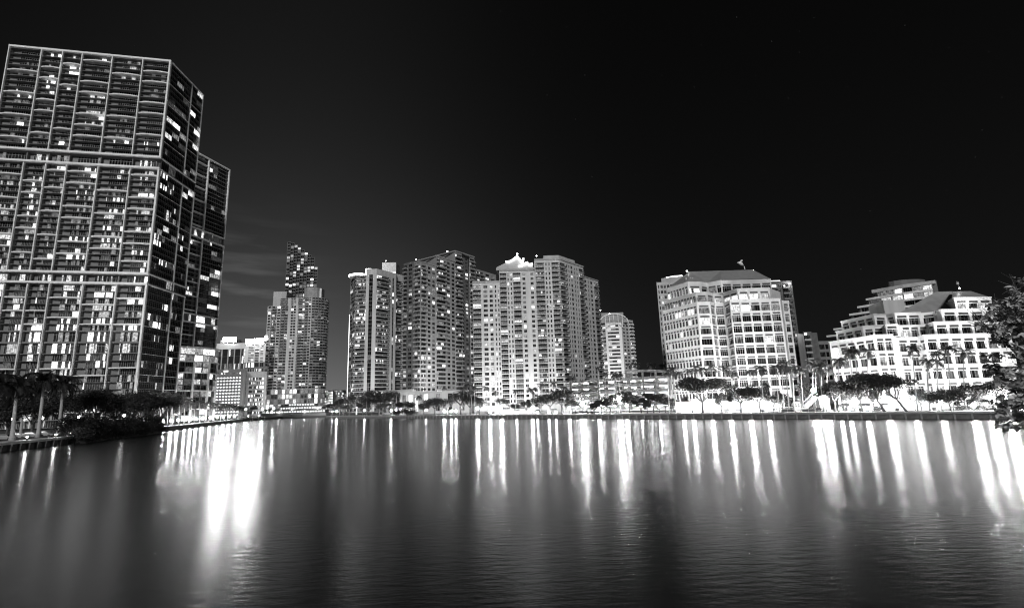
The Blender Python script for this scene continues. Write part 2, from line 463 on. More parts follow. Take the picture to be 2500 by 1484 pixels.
# ================================================================ LAND AND WATER
# water
def water_mat():
    m = bpy.data.materials.new('river_water'); m.use_nodes = True; t = m.node_tree; b = t.nodes['Principled BSDF']
    b.inputs['Base Color'].default_value = (.006, .006, .006, 1); b.inputs['IOR'].default_value = 1.33
    b.inputs['Roughness'].default_value = 0.17
    b.inputs['Specular IOR Level'].default_value = 0.3
    co = t.nodes.new('ShaderNodeTexCoord'); mpn = t.nodes.new('ShaderNodeMapping'); mpn.inputs['Scale'].default_value = (.32, 1.0, 1.0)
    mpn.inputs['Rotation'].default_value = (0, 0, -.35)
    t.links.new(co.outputs['Object'], mpn.inputs[0])
    n = t.nodes.new('ShaderNodeTexNoise'); n.inputs['Scale'].default_value = 2.6; n.inputs['Detail'].default_value = 7; n.inputs['Roughness'].default_value = .6
    t.links.new(mpn.outputs[0], n.inputs['Vector'])
    bp = t.nodes.new('ShaderNodeBump'); bp.inputs['Strength'].default_value = .45; bp.inputs['Distance'].default_value = .035
    t.links.new(n.outputs[0], bp.inputs['Height']); t.links.new(bp.outputs[0], b.inputs['Normal'])
    # a second, rougher share of the surface: wavelets roughened by the breeze
    g = t.nodes.new('ShaderNodeBsdfPrincipled'); mx = t.nodes.new('ShaderNodeMixShader'); mx.inputs[0].default_value = .20
    for k_, v_ in (('Base Color', (.006, .006, .006, 1)), ('IOR', 1.33), ('Roughness', .34), ('Specular IOR Level', .3)): g.inputs[k_].default_value = v_
    t.links.new(bp.outputs[0], g.inputs['Normal'])
    t.links.new(b.outputs[0], mx.inputs[1]); t.links.new(g.outputs[0], mx.inputs[2])
    t.links.new(mx.outputs[0], [n_ for n_ in t.nodes if n_.type == 'OUTPUT_MATERIAL'][0].inputs[0])
    return m
mb = MB(); mb.q([(-2500, -400, 0), (2500, -400, 0), (2500, 6000, 0), (-2500, 6000, 0)], water_mat())
struct('water', mb.mesh('water'))
mb = MB(); mb.q([(-2600, -420, -3), (2600, -420, -3), (2600, 6100, -3), (-2600, 6100, -3)], mat('river_bed', .05))
struct('river_bed', mb.mesh('river_bed'))

GZ = 1.6   # level of the promenades
S0 = atz(797, 1020.5, 0); S1 = atz(2440, 1022.5, 0)
sdir = Vector((S1.x - S0.x, S1.y - S0.y, 0)).normalized(); snrm = Vector((sdir.y, -sdir.x, 0))   # towards the water
if snrm.y > 0: snrm = -snrm
SLEN = (Vector((S1.x, S1.y, 0)) - Vector((S0.x, S0.y, 0))).length
SE = Vector((S0.x, S0.y, 0)) + sdir * (SLEN + 60)
def shoreY(px):
    v = ray(px, 1005)
    # intersection in plan of ray and line S0 + t sdir
    det = v.x * (-sdir.y) + v.y * sdir.x
    k = (S0.x * (-sdir.y) + S0.y * sdir.x) / det
    return v.y * k
def sp(px, off, z=GZ):
    Y = shoreY(px) + off
    v = ray(px, 1000); k = Y / v.y
    return Vector((v.x * k, Y, z))
G_GRASS = mat('lawn_grass', .10, .95, .35, 1.2, bump=.4)
G_PAVE = mat('promenade_paving', .36, .85, .12, 1.0)
G_SOIL = mat('dark_soil', .05, .95, .3, .8, bump=.3)
G_ASPH = mat('asphalt', .06, .9, .2, 1)
# island land (right)
back = Vector((0.25, 1, 0))
p0 = Vector((S0.x, S0.y, 0)) - snrm * .35; p1 = SE - snrm * .35
mb = MB()
poly = [tuple(p0)[:2], tuple(p1)[:2], (p1.x + 500, p1.y + 60), (p1.x + 500, 700), (p0.x + 60, 700), (p0.x + 2, p0.y + 90)]
mb.prism(poly, -2.5, GZ, G_GRASS)
struct('lawn', mb.mesh('lawn'))
# promenade walk and kerb on the island
def strip(a, b, o0, o1, z, m, name, z0=None, kind='structure'):
    A = a - snrm * o0; B = b - snrm * o0; C_ = b - snrm * o1; D = a - snrm * o1
    mb = MB(); mb.prism([(A.x, A.y), (B.x, B.y), (C_.x, C_.y), (D.x, D.y)], GZ + .002 if z0 is None else z0, z, m)
    return struct(name, mb.mesh(name), kind)
q0 = Vector((S0.x, S0.y, 0))
strip(q0 + sdir * 1, SE, 1.2, 4.6, GZ + .02, G_PAVE, 'promenade')
strip(q0 + sdir * 40, SE, 16, 22, GZ + .024, G_PAVE, 'path')
# seawall: cap, posts and panels one by one
wallmat = mat('seawall_concrete', .13, .9, .35, .7, bump=.3)
capmat = mat('seawall_cap', .30, .85, .18, .6)
swroot = thing('seawall', 'long dark concrete seawall along the far park with ribbed panels', 'wall', q0)
TS = Matrix.Translation(-q0)
ra = math.atan2(sdir.y, sdir.x)
RM = Matrix.Rotation(ra, 4, 'Z')
pw = 3.1; npan = int((SLEN + 60) / pw)
panel = MB(); panel.box((.12, 0, -.9), (pw - .12, .3, 1.12), wallmat); panel = panel.mesh('panel')
postm = MB(); postm.box((-.17, -.16, -.9), (.17, .3, 1.16), capmat); postm = postm.mesh('post')
Pw = [postm, panel]
for i in range(npan):
    mw = RM @ Matrix.Translation((i * pw, 0, 0))
    ob('panel', panel, swroot, mw); ob('post', postm, swroot, mw)
capm = MB()
capm.box((-.2, -.28, 1.165), (npan * pw, .55, 1.5), mat('seawall_cap', .3))
ob('cap', capm.mesh('cap'), swroot, RM)
capm = MB(); capm.box((-.2, -.2, 1.502), (npan * pw, .5, 1.66), capmat); ob('coping', capm.mesh('coping'), swroot, RM)

# ---- left shore
ql = [atz(-260, 1141, 0), atz(0, 1103, 0), atz(196, 1080, 0)]
bank = [atz(200, 1083, 0), atz(240, 1077, 0), atz(300, 1069, 0), atz(360, 1062, 0), atz(402, 1055, 0)]
pr_ = [atz(404, 1052, 0), atz(500, 1040, 0), atz(592, 1029, 0)]
def xy(v): return (v.x, v.y)
def land(name, front, backs, z, m):
    mb = MB(); mb.prism([xy(p) for p in front] + backs, -2.5, z, m); return struct(name, mb.mesh(name))
e = pr_[2]
land('left_bank', [ql[0] + Vector((-.3, .3, 0)), ql[1] + Vector((-.4, .3, 0)), ql[2] + Vector((-.6, .5, 0))] + [b + Vector((-3, 2, 0)) for b in bank] + [p + Vector((-.6, .5, 0)) for p in pr_],
     [(e.x - 4, e.y + 6), (e.x - 30, 700), (-700, 700), (-700, 60)], 1.45, G_SOIL)
# sloped muddy foot under the mangroves
mb = MB()
for i in range(len(bank) - 1):
    a, b = bank[i], bank[i + 1]
    mb.q([(a.x, a.y, -.3), (b.x, b.y, -.3), (b.x - 3.2, b.y + 2.2, 1.46), (a.x - 3.2, a.y + 2.2, 1.46)], G_SOIL, True)
struct('river_bank', mb.mesh('bank'))
# near quay: deck on piles
qroot = thing('quay', 'pale concrete quay on short piles below the dark royal palms', 'quay', ql[1])
qT = Matrix.Translation(-ql[1])
mb = MB()
d = (ql[2] - ql[1]).normalized(); nn = Vector((-d.y, d.x, 0))
A, B = ql[0], ql[2]
mb.prism([xy(A - nn * .1), xy(ql[1] - nn * .1), xy(B - nn * .1), xy(B + nn * 2.5), xy(ql[1] + nn * 2.5), xy(A + nn * 2.5)], 1.25, 1.78, mat('quay_deck', .42, .8, .15, .8))
ob('deck', mb.mesh('deck'), qroot, qT)
mb = MB()
mb.prism([xy(A + nn * .5), xy(ql[1] + nn * .5), xy(B + nn * .5), xy(B + nn * 2.4), xy(ql[1] + nn * 2.4), xy(A + nn * 2.4)], -1, 1.24, G_DARK)
ob('back_wall', mb.mesh('bw'), qroot, qT)
pile = MB(); pile.box((-.2, -.05, -1), (.2, .5, 1.245), G_GREY); pile.box((-.28, -.12, .75), (.28, -.052, 1.24), G_GREY); pile = pile.mesh('pile')
Lq = (ql[2] - ql[1]).length
for i in range(-9, 11):
    p = ql[1] + d * (i * Lq / 10.0 + .1)
    ob('pile', pile, qroot, qT @ Matrix.Translation(p) @ Matrix.Rotation(math.atan2(d.y, d.x), 4, 'Z'))
mb = MB(); mb.prism([xy(A + nn * 2.6), xy(ql[1] + nn * 2.6), xy(B + nn * 2.6), xy(B + nn * 9), xy(ql[1] + nn * 9), xy(A + nn * 9)], 1.452, 1.52, G_PAVE)
struct('quay_path', mb.mesh('qp'))
# left promenade wall
wl = thing('river_wall', 'low dark river wall below the row of lit palms', 'wall', pr_[0])
mb = MB(); Tl = Matrix.Translation(-pr_[0])
for a, b in ((pr_[0], pr_[1]), (pr_[1], pr_[2])):
    dd = (b - a).normalized(); n2 = Vector((-dd.y, dd.x, 0))
    mb.prism([xy(a), xy(b), xy(b + n2 * .8), xy(a + n2 * .8)], -1, 1.5, G_DARK)
ob('wall_face', mb.mesh('w'), wl, Tl)
mb = MB()
for a, b in ((pr_[0], pr_[1]), (pr_[1], pr_[2])):
    dd = (b - a).normalized(); n2 = Vector((-dd.y, dd.x, 0))
    mb.prism([xy(a - n2 * .1), xy(b - n2 * .1), xy(b + n2 * 4), xy(a + n2 * 4)], 1.505, 1.66, G_PAVE)
ob('coping', mb.mesh('c'), wl, Tl)
# far land behind the yacht
mb = MB(); mb.prism([(-260, 480), (-90, 500), (-60, 640), (-60, 4500), (-2400, 4500), (-2400, 700), (-260, 700)], -2, 1.7, G_ASPH)
struct('far_shore', mb.mesh('far'))
mb = MB(); mb.prism([(-59, 701), (2400, 701), (2400, 4500), (-59, 4500)], -2, 1.72, G_ASPH); struct('far_ground', mb.mesh('far'))

# ================================================================ BUILDINGS
def V2(p): return Vector((p[0], p[1], 0))
def walkto(P, dr, px, y=800):
    """go from P along plan direction dr until the pixel column px is reached"""
    v = ray(px, y); det = v.x * (-dr[1]) + v.y * dr[0]
    k = (P[0] * (-dr[1]) + P[1] * dr[0]) / det
    return Vector((v.x * k, v.y * k, 0))
def closed(b, front, backs, z0, z1, m, roofm=None, parapet=0.0):
    """plain rear walls and the roof of a mass whose front chain carries the facade"""
    T = b.T.translation
    ch = [V2(front[-1])] + [V2(p) for p in backs] + [V2(front[0])]
    for a, c in zip(ch, ch[1:]):
        b.wall.q([Vector((a.x, a.y, z0)) + T, Vector((c.x, c.y, z0)) + T, Vector((c.x, c.y, z1)) + T, Vector((a.x, a.y, z1)) + T], m, True)
    poly = [V2(p) for p in front] + [V2(p) for p in backs]
    mb = MB(); mb.q([(p.x, p.y, z1 - .15) for p in poly], roofm or G_DARK)
    b.part('roof', mb)
def cornice(b, pts, z, h=.5, d=.35, m=None, name='cornice'):
    mb = MB(); m = m or G_WHITE
    for a, c in zip(pts, pts[1:]):
        a = V2(a); c = V2(c); u = (c - a).normalized(); n = Vector((u.y, -u.x, 0))
        mb.prism([xy(a + n * d - u * .1), xy(c + n * d + u * .1), xy(c - n * .3 + u * .1), xy(a - n * .3 - u * .1)], z, z + h, m)
    return b.part(name, mb)
def fin(b, p, u, z0, z1, w, dep, m, name='pier'):
    """vertical pier at p on a face running along u, standing out by dep"""
    n = Vector((u.y, -u.x, 0)); mb = MB(); p = V2(p)
    mb.prism([xy(p + n * dep - u * w / 2), xy(p + n * dep + u * w / 2), xy(p - n * .4 + u * w / 2), xy(p - n * .4 - u * w / 2)], z0, z1, m)
    return b.part(name, mb)

# ---------------- big slab tower on the left
ZT = 180.0
cT = atz(420, 150, ZT); lT = atz(27, 112, ZT); rT = atz(497, 230, ZT)
zs1, zs0 = zat(cT.x, cT.y, 385), zat(cT.x, cT.y, 412)
zt1, zt0 = zat(cT.x, cT.y, 667), zat(cT.x, cT.y, 692)
T1 = Bld('condo_tower', 'huge slab tower with white grid of piers and curved balconies filling the left side', 'tower', 'glass slab towers', (cT.x, cT.y))
fr = [onplane(px, 112 + (px - 27) * .097, lT, cT) for px in (27, 106, 157, 205, 278, 352, 420)]
fr[0], fr[-1] = 0.0, 1.0
LT = (V2(cT) - V2(lT)).length; uT = (V2(cT) - V2(lT)).normalized(); nT = Vector((uT.y, -uT.x, 0))
slabm = mat('tower_slab', .22, .7, .12, .4); finm = mat('tower_pier', .80, .6, .1, .4); backm = mat('tower_wall', .19, .7, .1, .3, streak=True)
TK = {'t': dict(s=.02, h=.96, rd=1.5, frame=G_FRAME, nm=9, tr=False, t=.09, **{'in': (.26, .98)}),
      'd': dict(s=.04, h=.9, rd=1.6, frame=G_FRAME, nm=7, tr=True, t=.1, **{'in': (.2, .97)})}
def cols_of(k, frs):
    r = []
    for i in range(len(frs) - 1):
        r += [('.', .35 / LT), (k, frs[i + 1] - frs[i] - .35 / LT)]
    return r
ledge_pat = {1: [[4, 8, 12, 16], [3, 5, 9, 11, 15], [2, 6, 10, 14], [1, 5, 7, 11, 13, 15], [3, 7, 11, 15], [2, 4, 8, 10, 14]],
             2: [[2, 6, 8, 12, 14], [3, 5, 9, 11, 15], [1, 4, 8, 12, 16], [1, 3, 7, 9, 13, 15], [4, 8, 12, 14], [1, 5, 7, 11, 13, 16]],
             3: [[3, 7, 11, 15], [2, 4, 9, 13], [4, 6, 10, 14, 17], [2, 5, 8, 12, 15], [3, 6, 8, 11, 16], [2, 6, 7, 9, 13, 16]]}
arcs = []
def t_section(b, A, B, frs, z0, nf, fh, pat, lit, LL, first=0):
    u = (V2(B) - V2(A)).normalized()
    b.face(A, B, z0, nf, fh, cols_of('t', frs), backm, lit, TK, curt=.1)
    for i in range(len(frs) - 1):
        w = (frs[i + 1] - frs[i]) * LL - .5
        for f in range(1, nf):
            led = (nf - f) in pat[i]
            me = balcony_mesh(w, .9 if led else .35, 'ledge' if led else 'arc', finm if led else slabm)
            mw = Matrix.Translation(V2(A) + u * (frs[i] * LL + .42) + Vector((0, 0, z0 + f * fh + .05))) @ ang(u)
            b.add('ledge' if led else 'balcony', me, mw)
fh1 = (ZT - 1.2 - zs1) / 18; fh2 = (zs0 - 1 - zt1) / 18
t_section(T1, lT, cT, fr, zs1, 18, fh1, ledge_pat[1], [.15] * 18, LT)
T1.face(lT, cT, zs0, 1, zs1 - zs0 - .9, cols_of('d', fr), backm, .25, TK, curt=.2)
t_section(T1, lT, cT, fr, zt1, 18, fh2, ledge_pat[2], [.35] * 6 + [.26] * 12, LT)
T1.face(lT, cT, zt0, 1, zt1 - zt0 - .9, cols_of('d', fr), backm, .4, TK, curt=.2)
t_section(T1, lT, cT, fr, 2, 10, 3.15, ledge_pat[3], .30, LT)
T1.face(lT, cT, 33.5, 2, 5.1, cols_of('d', fr), backm, .5, TK, curt=.2)
t_section(T1, lT, cT, fr, 43.7, 7, (zt0 - 1 - 43.7) / 7, ledge_pat[3], .40, LT)
# right flank: dark curtain wall
uR = (V2(rT) - V2(cT)).normalized(); LR = (V2(rT) - V2(cT)).length
GK = {'g': dict(s=.05, h=1.0, rd=.15, frame=G_FRAMED, nm=3, tr=True, t=.09)}
gw = mat('dark_mullion_wall', .10, .5, .1, .5)
splR = onplane(470, 201, cT, rT)
gcols = [('.', .01)] + [('g', splR / 3 - .01)] * 3 + [('.', .03)] + [('g', (1 - splR) / 2 - .01)] * 2 + [('.', .01)]
for z0, nf, fh in ((2, 20, (zt0 - 1 - 2) / 20), (zt0, 1, zt1 - zt0 - .6), (zt1, 18, fh2), (zs0, 1, zs1 - zs0 - .6), (zs1, 18, fh1)):
    T1.face(cT, rT, z0, nf, fh, gcols, gw, .10, GK, curt=.12)
closed(T1, [lT, cT, rT], [rT + Vector((-67, 8, 0)), lT + Vector((-3, 18, 0))], 2, ZT, backm)
for (za, zb) in ((2, zt0 - .9), (zt1, zs0 - .9), (zs1, ZT - 1.1)):
    for i, a in enumerate(fr):
        if i == 6: continue
        fin(T1, V2(lT) + uT * (a * LT), uT, za, zb, .38, 1.1, finm)
    fin(T1, V2(cT) - uT * .35 - nT * .0, uT, za, zb, .7, 1.3, finm)
    for a in (splR, 1.0): fin(T1, V2(cT) + uR * (a * LR - (.3 if a == 1 else 0)), uR, za, zb, .5, .35, finm)
for z in (zt0 - .9, zt1 - .9, zs0 - .9, zs1 - .9, ZT - 1.1):
    cornice(T1, [lT, cT], z, .9, 1.7 if z < ZT - 2 else 1.3, finm, 'fascia')
    cornice(T1, [V2(cT) + uR * .5, rT], z, .55, .4, finm, 'fascia')
for zb, gp, nn_ in ((zs1, fh1, 18), (zt1, fh2, 18), (2, (zt0 - 3) / 20, 20)):
    for f in (3, 7, 10, 14):
        for a, c_ in ((0, splR), (splR, 1)):
            if (f + int(a * 10)) % 3 == 0 and a > 0: f2 = f + 2
            else: f2 = f
            cornice(T1, [V2(cT) + uR * (a * LR + .4), V2(cT) + uR * (c_ * LR - .4)], zb + f2 * gp, .22, .12, finm, 'rail_band')
T1.finish(300)

# ---------------- second slab tower behind it
aS = atz(487, 375, ZT); bS = atz(560, 415, ZT)
T2 = Bld('condo_tower', 'narrower dark slab tower edged in white, half hidden behind the huge grid tower', 'tower', 'glass slab towers', (bS.x, bS.y))
uS = (V2(bS) - V2(aS)).normalized(); aS = V2(aS) - uS * 10; LS = (V2(bS) - aS).length
spl = onplane(510, 388, aS, bS)
zu1, zu0, zv1, zv0 = (zat(bS.x, bS.y, y) for y in (585, 601, 780, 796))
SK = {'g': dict(s=.05, h=1.0, rd=.3, frame=G_FRAMED, nm=4, tr=False, t=.12), 't': dict(s=.02, h=.88, rd=1.4, frame=G_FRAMED, nm=4, tr=False, t=.12, **{'in': (.1, .9)})}
scols = [('t', spl - .02), ('.', .02), ('g', (1 - spl) / 2 - .01), ('g', (1 - spl) / 2 - .01), ('.', .02)]
for z0, z1, n in ((2, zv0, 22), (zv1, zu0, 17), (zu1, ZT, 18)):
    fh = (z1 - z0) / n
    T2.face(aS, bS, z0, n, fh, scols, gw, .10, SK, curt=.1)
    for f in range(n):
        me = balcony_mesh(spl * LS - .6, .35, 'ledge' if f % 3 == 1 else 'arc', finm if f % 3 == 1 else slabm)
        T2.add('balcony', me, Matrix.Translation(aS + uS * .4 + Vector((0, 0, z0 + f * fh + .05))) @ ang(uS))
        me = balcony_mesh((1 - spl) * LS - 1.2, .35, 'arc', slabm)
        T2.add('balcony', me, Matrix.Translation(aS + uS * (spl * LS + .5) + Vector((0, 0, z0 + f * fh + .05))) @ ang(uS))
    for a in (spl, 1): fin(T2, aS + uS * (a * LS - (.3 if a == 1 else 0)), uS, z0, z1, .8, .9, finm)
    cornice(T2, [aS, bS], z1 - .8, .8, .95, finm, 'fascia'); cornice(T2, [aS, bS], z0, .8, .95, finm, 'fascia')
gapm = [(zv0, zv1), (zu0, zu1)]
for z0, z1 in gapm: T2.face(aS, bS - uS * 1.5, z0, 1, z1 - z0, [('g', .3)] * 4, gw, .3, SK)
closed(T2, [V2(aS) + Vector((-40, -6, 0)), aS, bS], [bS + Vector((-45, 5, 0))], 2, ZT, backm)
T2.face(V2(aS) + Vector((-40, -6, 0)), aS, 2, 57, (ZT - 2) / 57, [('.', .3), ('g', 1), ('.', .2), ('g', 1), ('.', .2), ('g', 1), ('.', .3)], backm, .1, SK, skip=lambda f, i: f > 34)
T2.finish(120, {'window': 60})

# ---------------- rounded podium building at the foot of the towers
c0 = at(441, 905, 292); PR = 18.0
PO = Bld('podium_building', 'curved low-rise glass building with a bright top floor at the foot of the left towers', 'building', None, xy(c0))
pts = [V2((c0.x + PR * math.cos(t), c0.y + PR * math.sin(t))) for t in [math.radians(-150 + i * 14) for i in range(14)]]
PK = {'g': dict(s=.1, h=.98, rd=.4, frame=G_FRAMED, nm=3, tr=False), 'h': dict(s=.05, h=.92, rd=.3, frame=G_FRAME, nm=5, tr=True, t=.06)}
for i in range(len(pts) - 1):
    PO.face(pts[i], pts[i + 1], 2, 10, 3.2, [('.', .12), ('g', 1), ('.', .05)], gw, .35, PK)
    PO.face(pts[i], pts[i + 1], 34, 2, 3.7, [('h', 1)], backm, .8, PK, curt=.4)
    if i % 2 == 0: fin(PO, pts[i], (pts[i + 1] - pts[i]).normalized(), 2, 34, .9, .6, finm)
for z in (8.3, 18, 27.6, 33.6, 41.2): cornice(PO, pts, z, .5 if z < 40 else .8, .8, finm, 'fascia')
closed(PO, pts, [(c0.x - 20, c0.y + 22)], 2, 41.6, backm)
PO.finish(120)

# ---------------- downtown group: sign block, hotel box, light tower
dY = 620
a = at(524, 870, dY); b_ = at(606, 870, dY)
zA = at(560, 838, dY).z
BA = Bld('office_block', 'ribbed dark office block with a white top band and floodlit roof behind the hotel', 'building', None, xy(a))
AK = {'v': dict(s=0.0, h=1.0, rd=.6, frame=G_FRAMED, nm=5, tr=False, t=.2)}
BA.face(a, b_, 2, 9, (zA - 9) / 9, [('.', .3), ('v', 1.4), ('.', .25), ('v', 1.4), ('.', .25), ('v', 1.4), ('.', .25), ('v', 1.4), ('.', .25), ('v', 1.4), ('.', .5)], G_CREAM, .12, AK)
BA.face(a, b_, zA - 7, 1, 7, [('.', 1)], G_WHITE)
closed(BA, [a, b_], [V2(b_) * 1.04 - Vector((1, 0, 0)), V2(a) * 1.04], 2, zA, G_CREAM)
mb = MB(); p = at(538, 838, dY + 5); mb.box((p.x, dY + 5, zA), (p.x + 22, dY + 15, zA + 5), G_WHITE); BA.part('penthouse', mb)
BA.finish(0)
def flood_bank(name, label, px, py, Y, w, h, s, group='rooftop floodlights'):
    p = at(px, py, Y)
    r = thing(name, label, 'floodlight', (p.x, p.y, p.z - h / 2 - 1.2), 0, group)
    mb = MB(); mb.box((-w / 2, -.1, 1.2), (w / 2, .1, 1.2 + h), glow_mat('flood_glow_%g' % s, s)); ob('lamp', mb.mesh('lamp'), r)
    mb = MB()
    mb.box((-w / 2 - .15, .11, 1.05), (w / 2 + .15, .5, 1.35 + h), G_BLACK)
    for x in (-w / 2 + .3, w / 2 - .6): mb.box((x, .15, -1), (x + .3, .4, 1.045), G_BLACK)
    ob('bracket', mb.mesh('br'), r); return r
flood_bank('rooftop_floodlight', 'blazing white floodlight on the roof of the ribbed block, beside the towers', 560, 829, dY - 1, 16, 5.5, 150)
a = at(598, 860, 575); b_ = at(648, 860, 575); zC = at(620, 840, 575).z
BC = Bld('office_tower', 'pale banded tower with a blazing rooftop sign, half hidden by the balcony tower', 'tower', None, xy(a))
CK = {'w': dict(s=.3, h=.8, rd=.3, nm=2, tr=False), 'v': dict(s=0.15, h=.9, rd=.4, frame=G_FRAME, nm=3, tr=False, t=.1)}
zq = at(620, 884, 575).z
BC.face(a, b_, zq, 11, (zC - zq) / 11, [('.', 1.2), ('w', 1), ('w', 1), ('.', .3), ('v', 1.5), ('.', .5), ('w', 1), ('.', .8)], G_WHITE, .35, CK)
BC.face(a, b_, 2, 9, (zq - 2) / 9, [('.', .5), ('v', 3), ('.', .2), ('v', 3), ('.', .5)], G_MID, .4, CK)
closed(BC, [a, b_], [V2(b_) * 1.04 - Vector((1, 0, 0)), V2(a) * 1.04], 2, zC, G_WHITE)
BC.finish(0)
flood_bank('rooftop_floodlight', 'wide blazing light bank along the roof of the pale banded tower', 622, 833, 574, 20, 5.5, 95)
flood_bank('rooftop_floodlight', 'small bright floodlight at the left corner of the balcony tower', 650, 825, 573, 2.5, 5, 40)
# lower car-park-like block in front
a = at(600, 950, 540); b_ = at(650, 950, 540); zD = at(620, 907, 540).z
BD = Bld('parking_structure', 'low open-deck parking block with lit levels between the hotel and the balcony tower', 'building', None, xy(a))
DK = {'v': dict(s=0.38, h=.95, rd=1.5, frame=G_FRAME, nm=1, tr=False)}
BD.face(a, b_, 2, 9, (zD - 8) / 9, [('.', .5), ('v', 1.2), ('v', 1.2), ('v', 1.2), ('.', .7)], G_GREY, .9, DK)
BD.face(a, b_, zD - 6, 1, 6, [('.', 1)], G_GREY)
closed(BD, [a, b_], [V2(b_) * 1.04 - Vector((1, 0, 0)), V2(a) * 1.04], 2, zD, G_CREAM)
BD.finish(0)
# hotel box with oval windows
hY = 510
a = at(512, 900, hY); b_ = at(596, 900, hY); zH = at(590, 900, hY).z
HO = Bld('hotel', 'dark boxy hotel with a grid of lit oval windows beside the palm promenade', 'building', None, xy(a))
ovp = glow_mat('oval_lit', 1.15, False)
HK = {'o': dict(s=.18, h=.82, rd=.3, oval=True, pane=ovp), 'q': dict(s=.45, h=.8, rd=.3, nm=0, tr=False)}
fhH = (zH - 7 - 2) / 13
HO.face(a, b_, 2, 13, fhH, [('.', .5)] + [('o', 1), ('.', .0001)] * 10 + [('.', .7)], G_MID, .1, HK)
HO.face(a, b_, 2 + 13 * fhH, 1, 4.5, [('.', .5)] + [('.', .3), ('q', .4), ('.', .3)] * 10 + [('.', .7)], G_MID, .5, HK)
HO.face(a, b_, 2 + 13 * fhH + 4.5, 1, zH - (2 + 13 * fhH + 4.5), [('.', 1)], G_MID)
closed(HO, [a, b_, at(602, 905, hY + 26)], [V2(a) * 1.08], 2, zH, G_MID)
HO.face(b_, at(602, 905, hY + 26), 2, 1, zH - 2, [('.', 1)], G_MID)
mb = MB(); p = at(552, 906, hY); mb.box((p.x - 2.2, hY - .5, p.z - .8), (p.x + 2.2, hY - .05, p.z + .8), glow_mat('oval_lit', 1.15, False)); HO.part('sign', mb)
HO.finish(160)

# ---------------- balcony tower (pale, rounded right end) and the stepped tower behind it
bY = 600
P_ = [at(px, 860, bY) for px in (647, 657, 664, 677, 690, 704, 716, 728, 742, 756)]
z1 = at(670, 747, bY).z; z2 = at(715, 727, bY).z
BT = Bld('apartment_tower', 'pale apartment tower with rounded right end in front of the stepped dark tower', 'tower', None, xy(P_[0]))
mk = {'b': dict(s=0, h=.88, rd=1.2, p=.8, bk='rail', frame=G_FRAME, nm=2, **{'in': (.1, .9)}, lit=1), 'w': dict(s=.2, h=.85, rd=.3, nm=1, tr=False)}
kinds = ['w', 'b', 'w', 'b', 'p', 'w', 'P', 'b', 'w']
bcols = [('.', .2), ('w', .7), ('.', .2), ('b', 1.6), ('.', .15), ('w', .8), ('.', .15), ('b', 1.1), ('b', 1.0), ('.', .9), ('w', .6), ('.', .15), ('w', .6), ('.', .7), ('b', 1.2), ('w', .6), ('b', 1.1), ('.', .1), ('w', .6), ('.', .2)]
fhB = (z1 - 30) / 29
BT.face(P_[0], P_[-1], 30, 29, fhB, bcols, G_CREAM, .13, mk)
BT.face(P_[0], P_[-1], 2, 5, 5.6, [('.', .2), ('v', 1), ('.', .1), ('v', 1)] * 6 + [('.', .2)], G_GREY, .55, {'v': dict(s=.08, h=.96, rd=1, frame=G_FRAME, nm=2, tr=True, t=.12)})
mid = at(685, 735, bY)
BT.face(mid, P_[-1], z1, 4, (z2 - z1) / 4, bcols[7:], G_CREAM, .12, mk)
cen = P_[-1] + Vector((0, 14, 0)); RR = 14.0
arc = [Vector((cen.x + RR * math.cos(t), cen.y + RR * math.sin(t), 0)) for t in [math.radians(-90 + i * 15) for i in range(9)]]
for i in range(8):
    BT.face(arc[i], arc[i + 1], 2, 5, 5.6, [('.', .1), ('v', 1)], G_GREY, .5, {'v': dict(s=.08, h=.96, rd=.8, frame=G_FRAME, nm=1, tr=True, t=.12)})
    BT.face(arc[i], arc[i + 1], 30, 33, (z2 - 30) / 33, [('.', .1), ('b', 1)], G_GREY, .12, {'b': dict(s=0, h=.86, rd=.8, p=1.0, bk='rail', frame=G_FRAMED, nm=1)})
closed(BT, [P_[0], P_[-1]] + arc[1:], [P_[0] + Vector((0, 40, 0))], 2, z1 if False else z1, G_CREAM)
closed(BT, [mid, P_[-1]] + arc[1:], [mid + Vector((0, 34, 0))], z1, z2, G_CREAM)
mb = MB(); u1 = at(667, 730, bY + 8); u2 = at(699, 730, bY + 8); zz = at(680, 712, bY + 8).z; mb.box((u1.x, u1.y, z1 - .2), (u2.x, u1.y + 18, zz), G_CREAM); BT.part('penthouse', mb)
mb = MB(); cc = at(765, 720, bY + 18); n = 16; R1 = 10.5
mb.prism([(cc.x + R1 * math.cos(2 * math.pi * i / n), cc.y + R1 * math.sin(2 * math.pi * i / n)) for i in range(n)], z2 - .2, at(765, 706, bY + 18).z, G_GREY); BT.part('drum', mb)
mb = MB(); cc = at(783, 720, bY + 10); mb.box((cc.x - 1.5, cc.y, z2 - .2), (cc.x + .8, cc.y + 10, at(783, 704, bY + 10).z), G_WHITE); BT.part('screen_wall', mb)
BT.finish(200, {'window': 0, 'balcony': 0})
sY = 700
ST = Bld('office_tower', 'dark grid office tower with stepped top behind the pale apartment tower', 'tower', None, (at(735, 700, sY).x, sY))
xs = [697 + i * 8.6 for i in range(10)]; tops = [590, 592, 596, 601, 606, 612, 617, 623, 645]
grm = mat('dark_granite_grid', .12, .6, .15, .5)
prev = None
z_base = 100
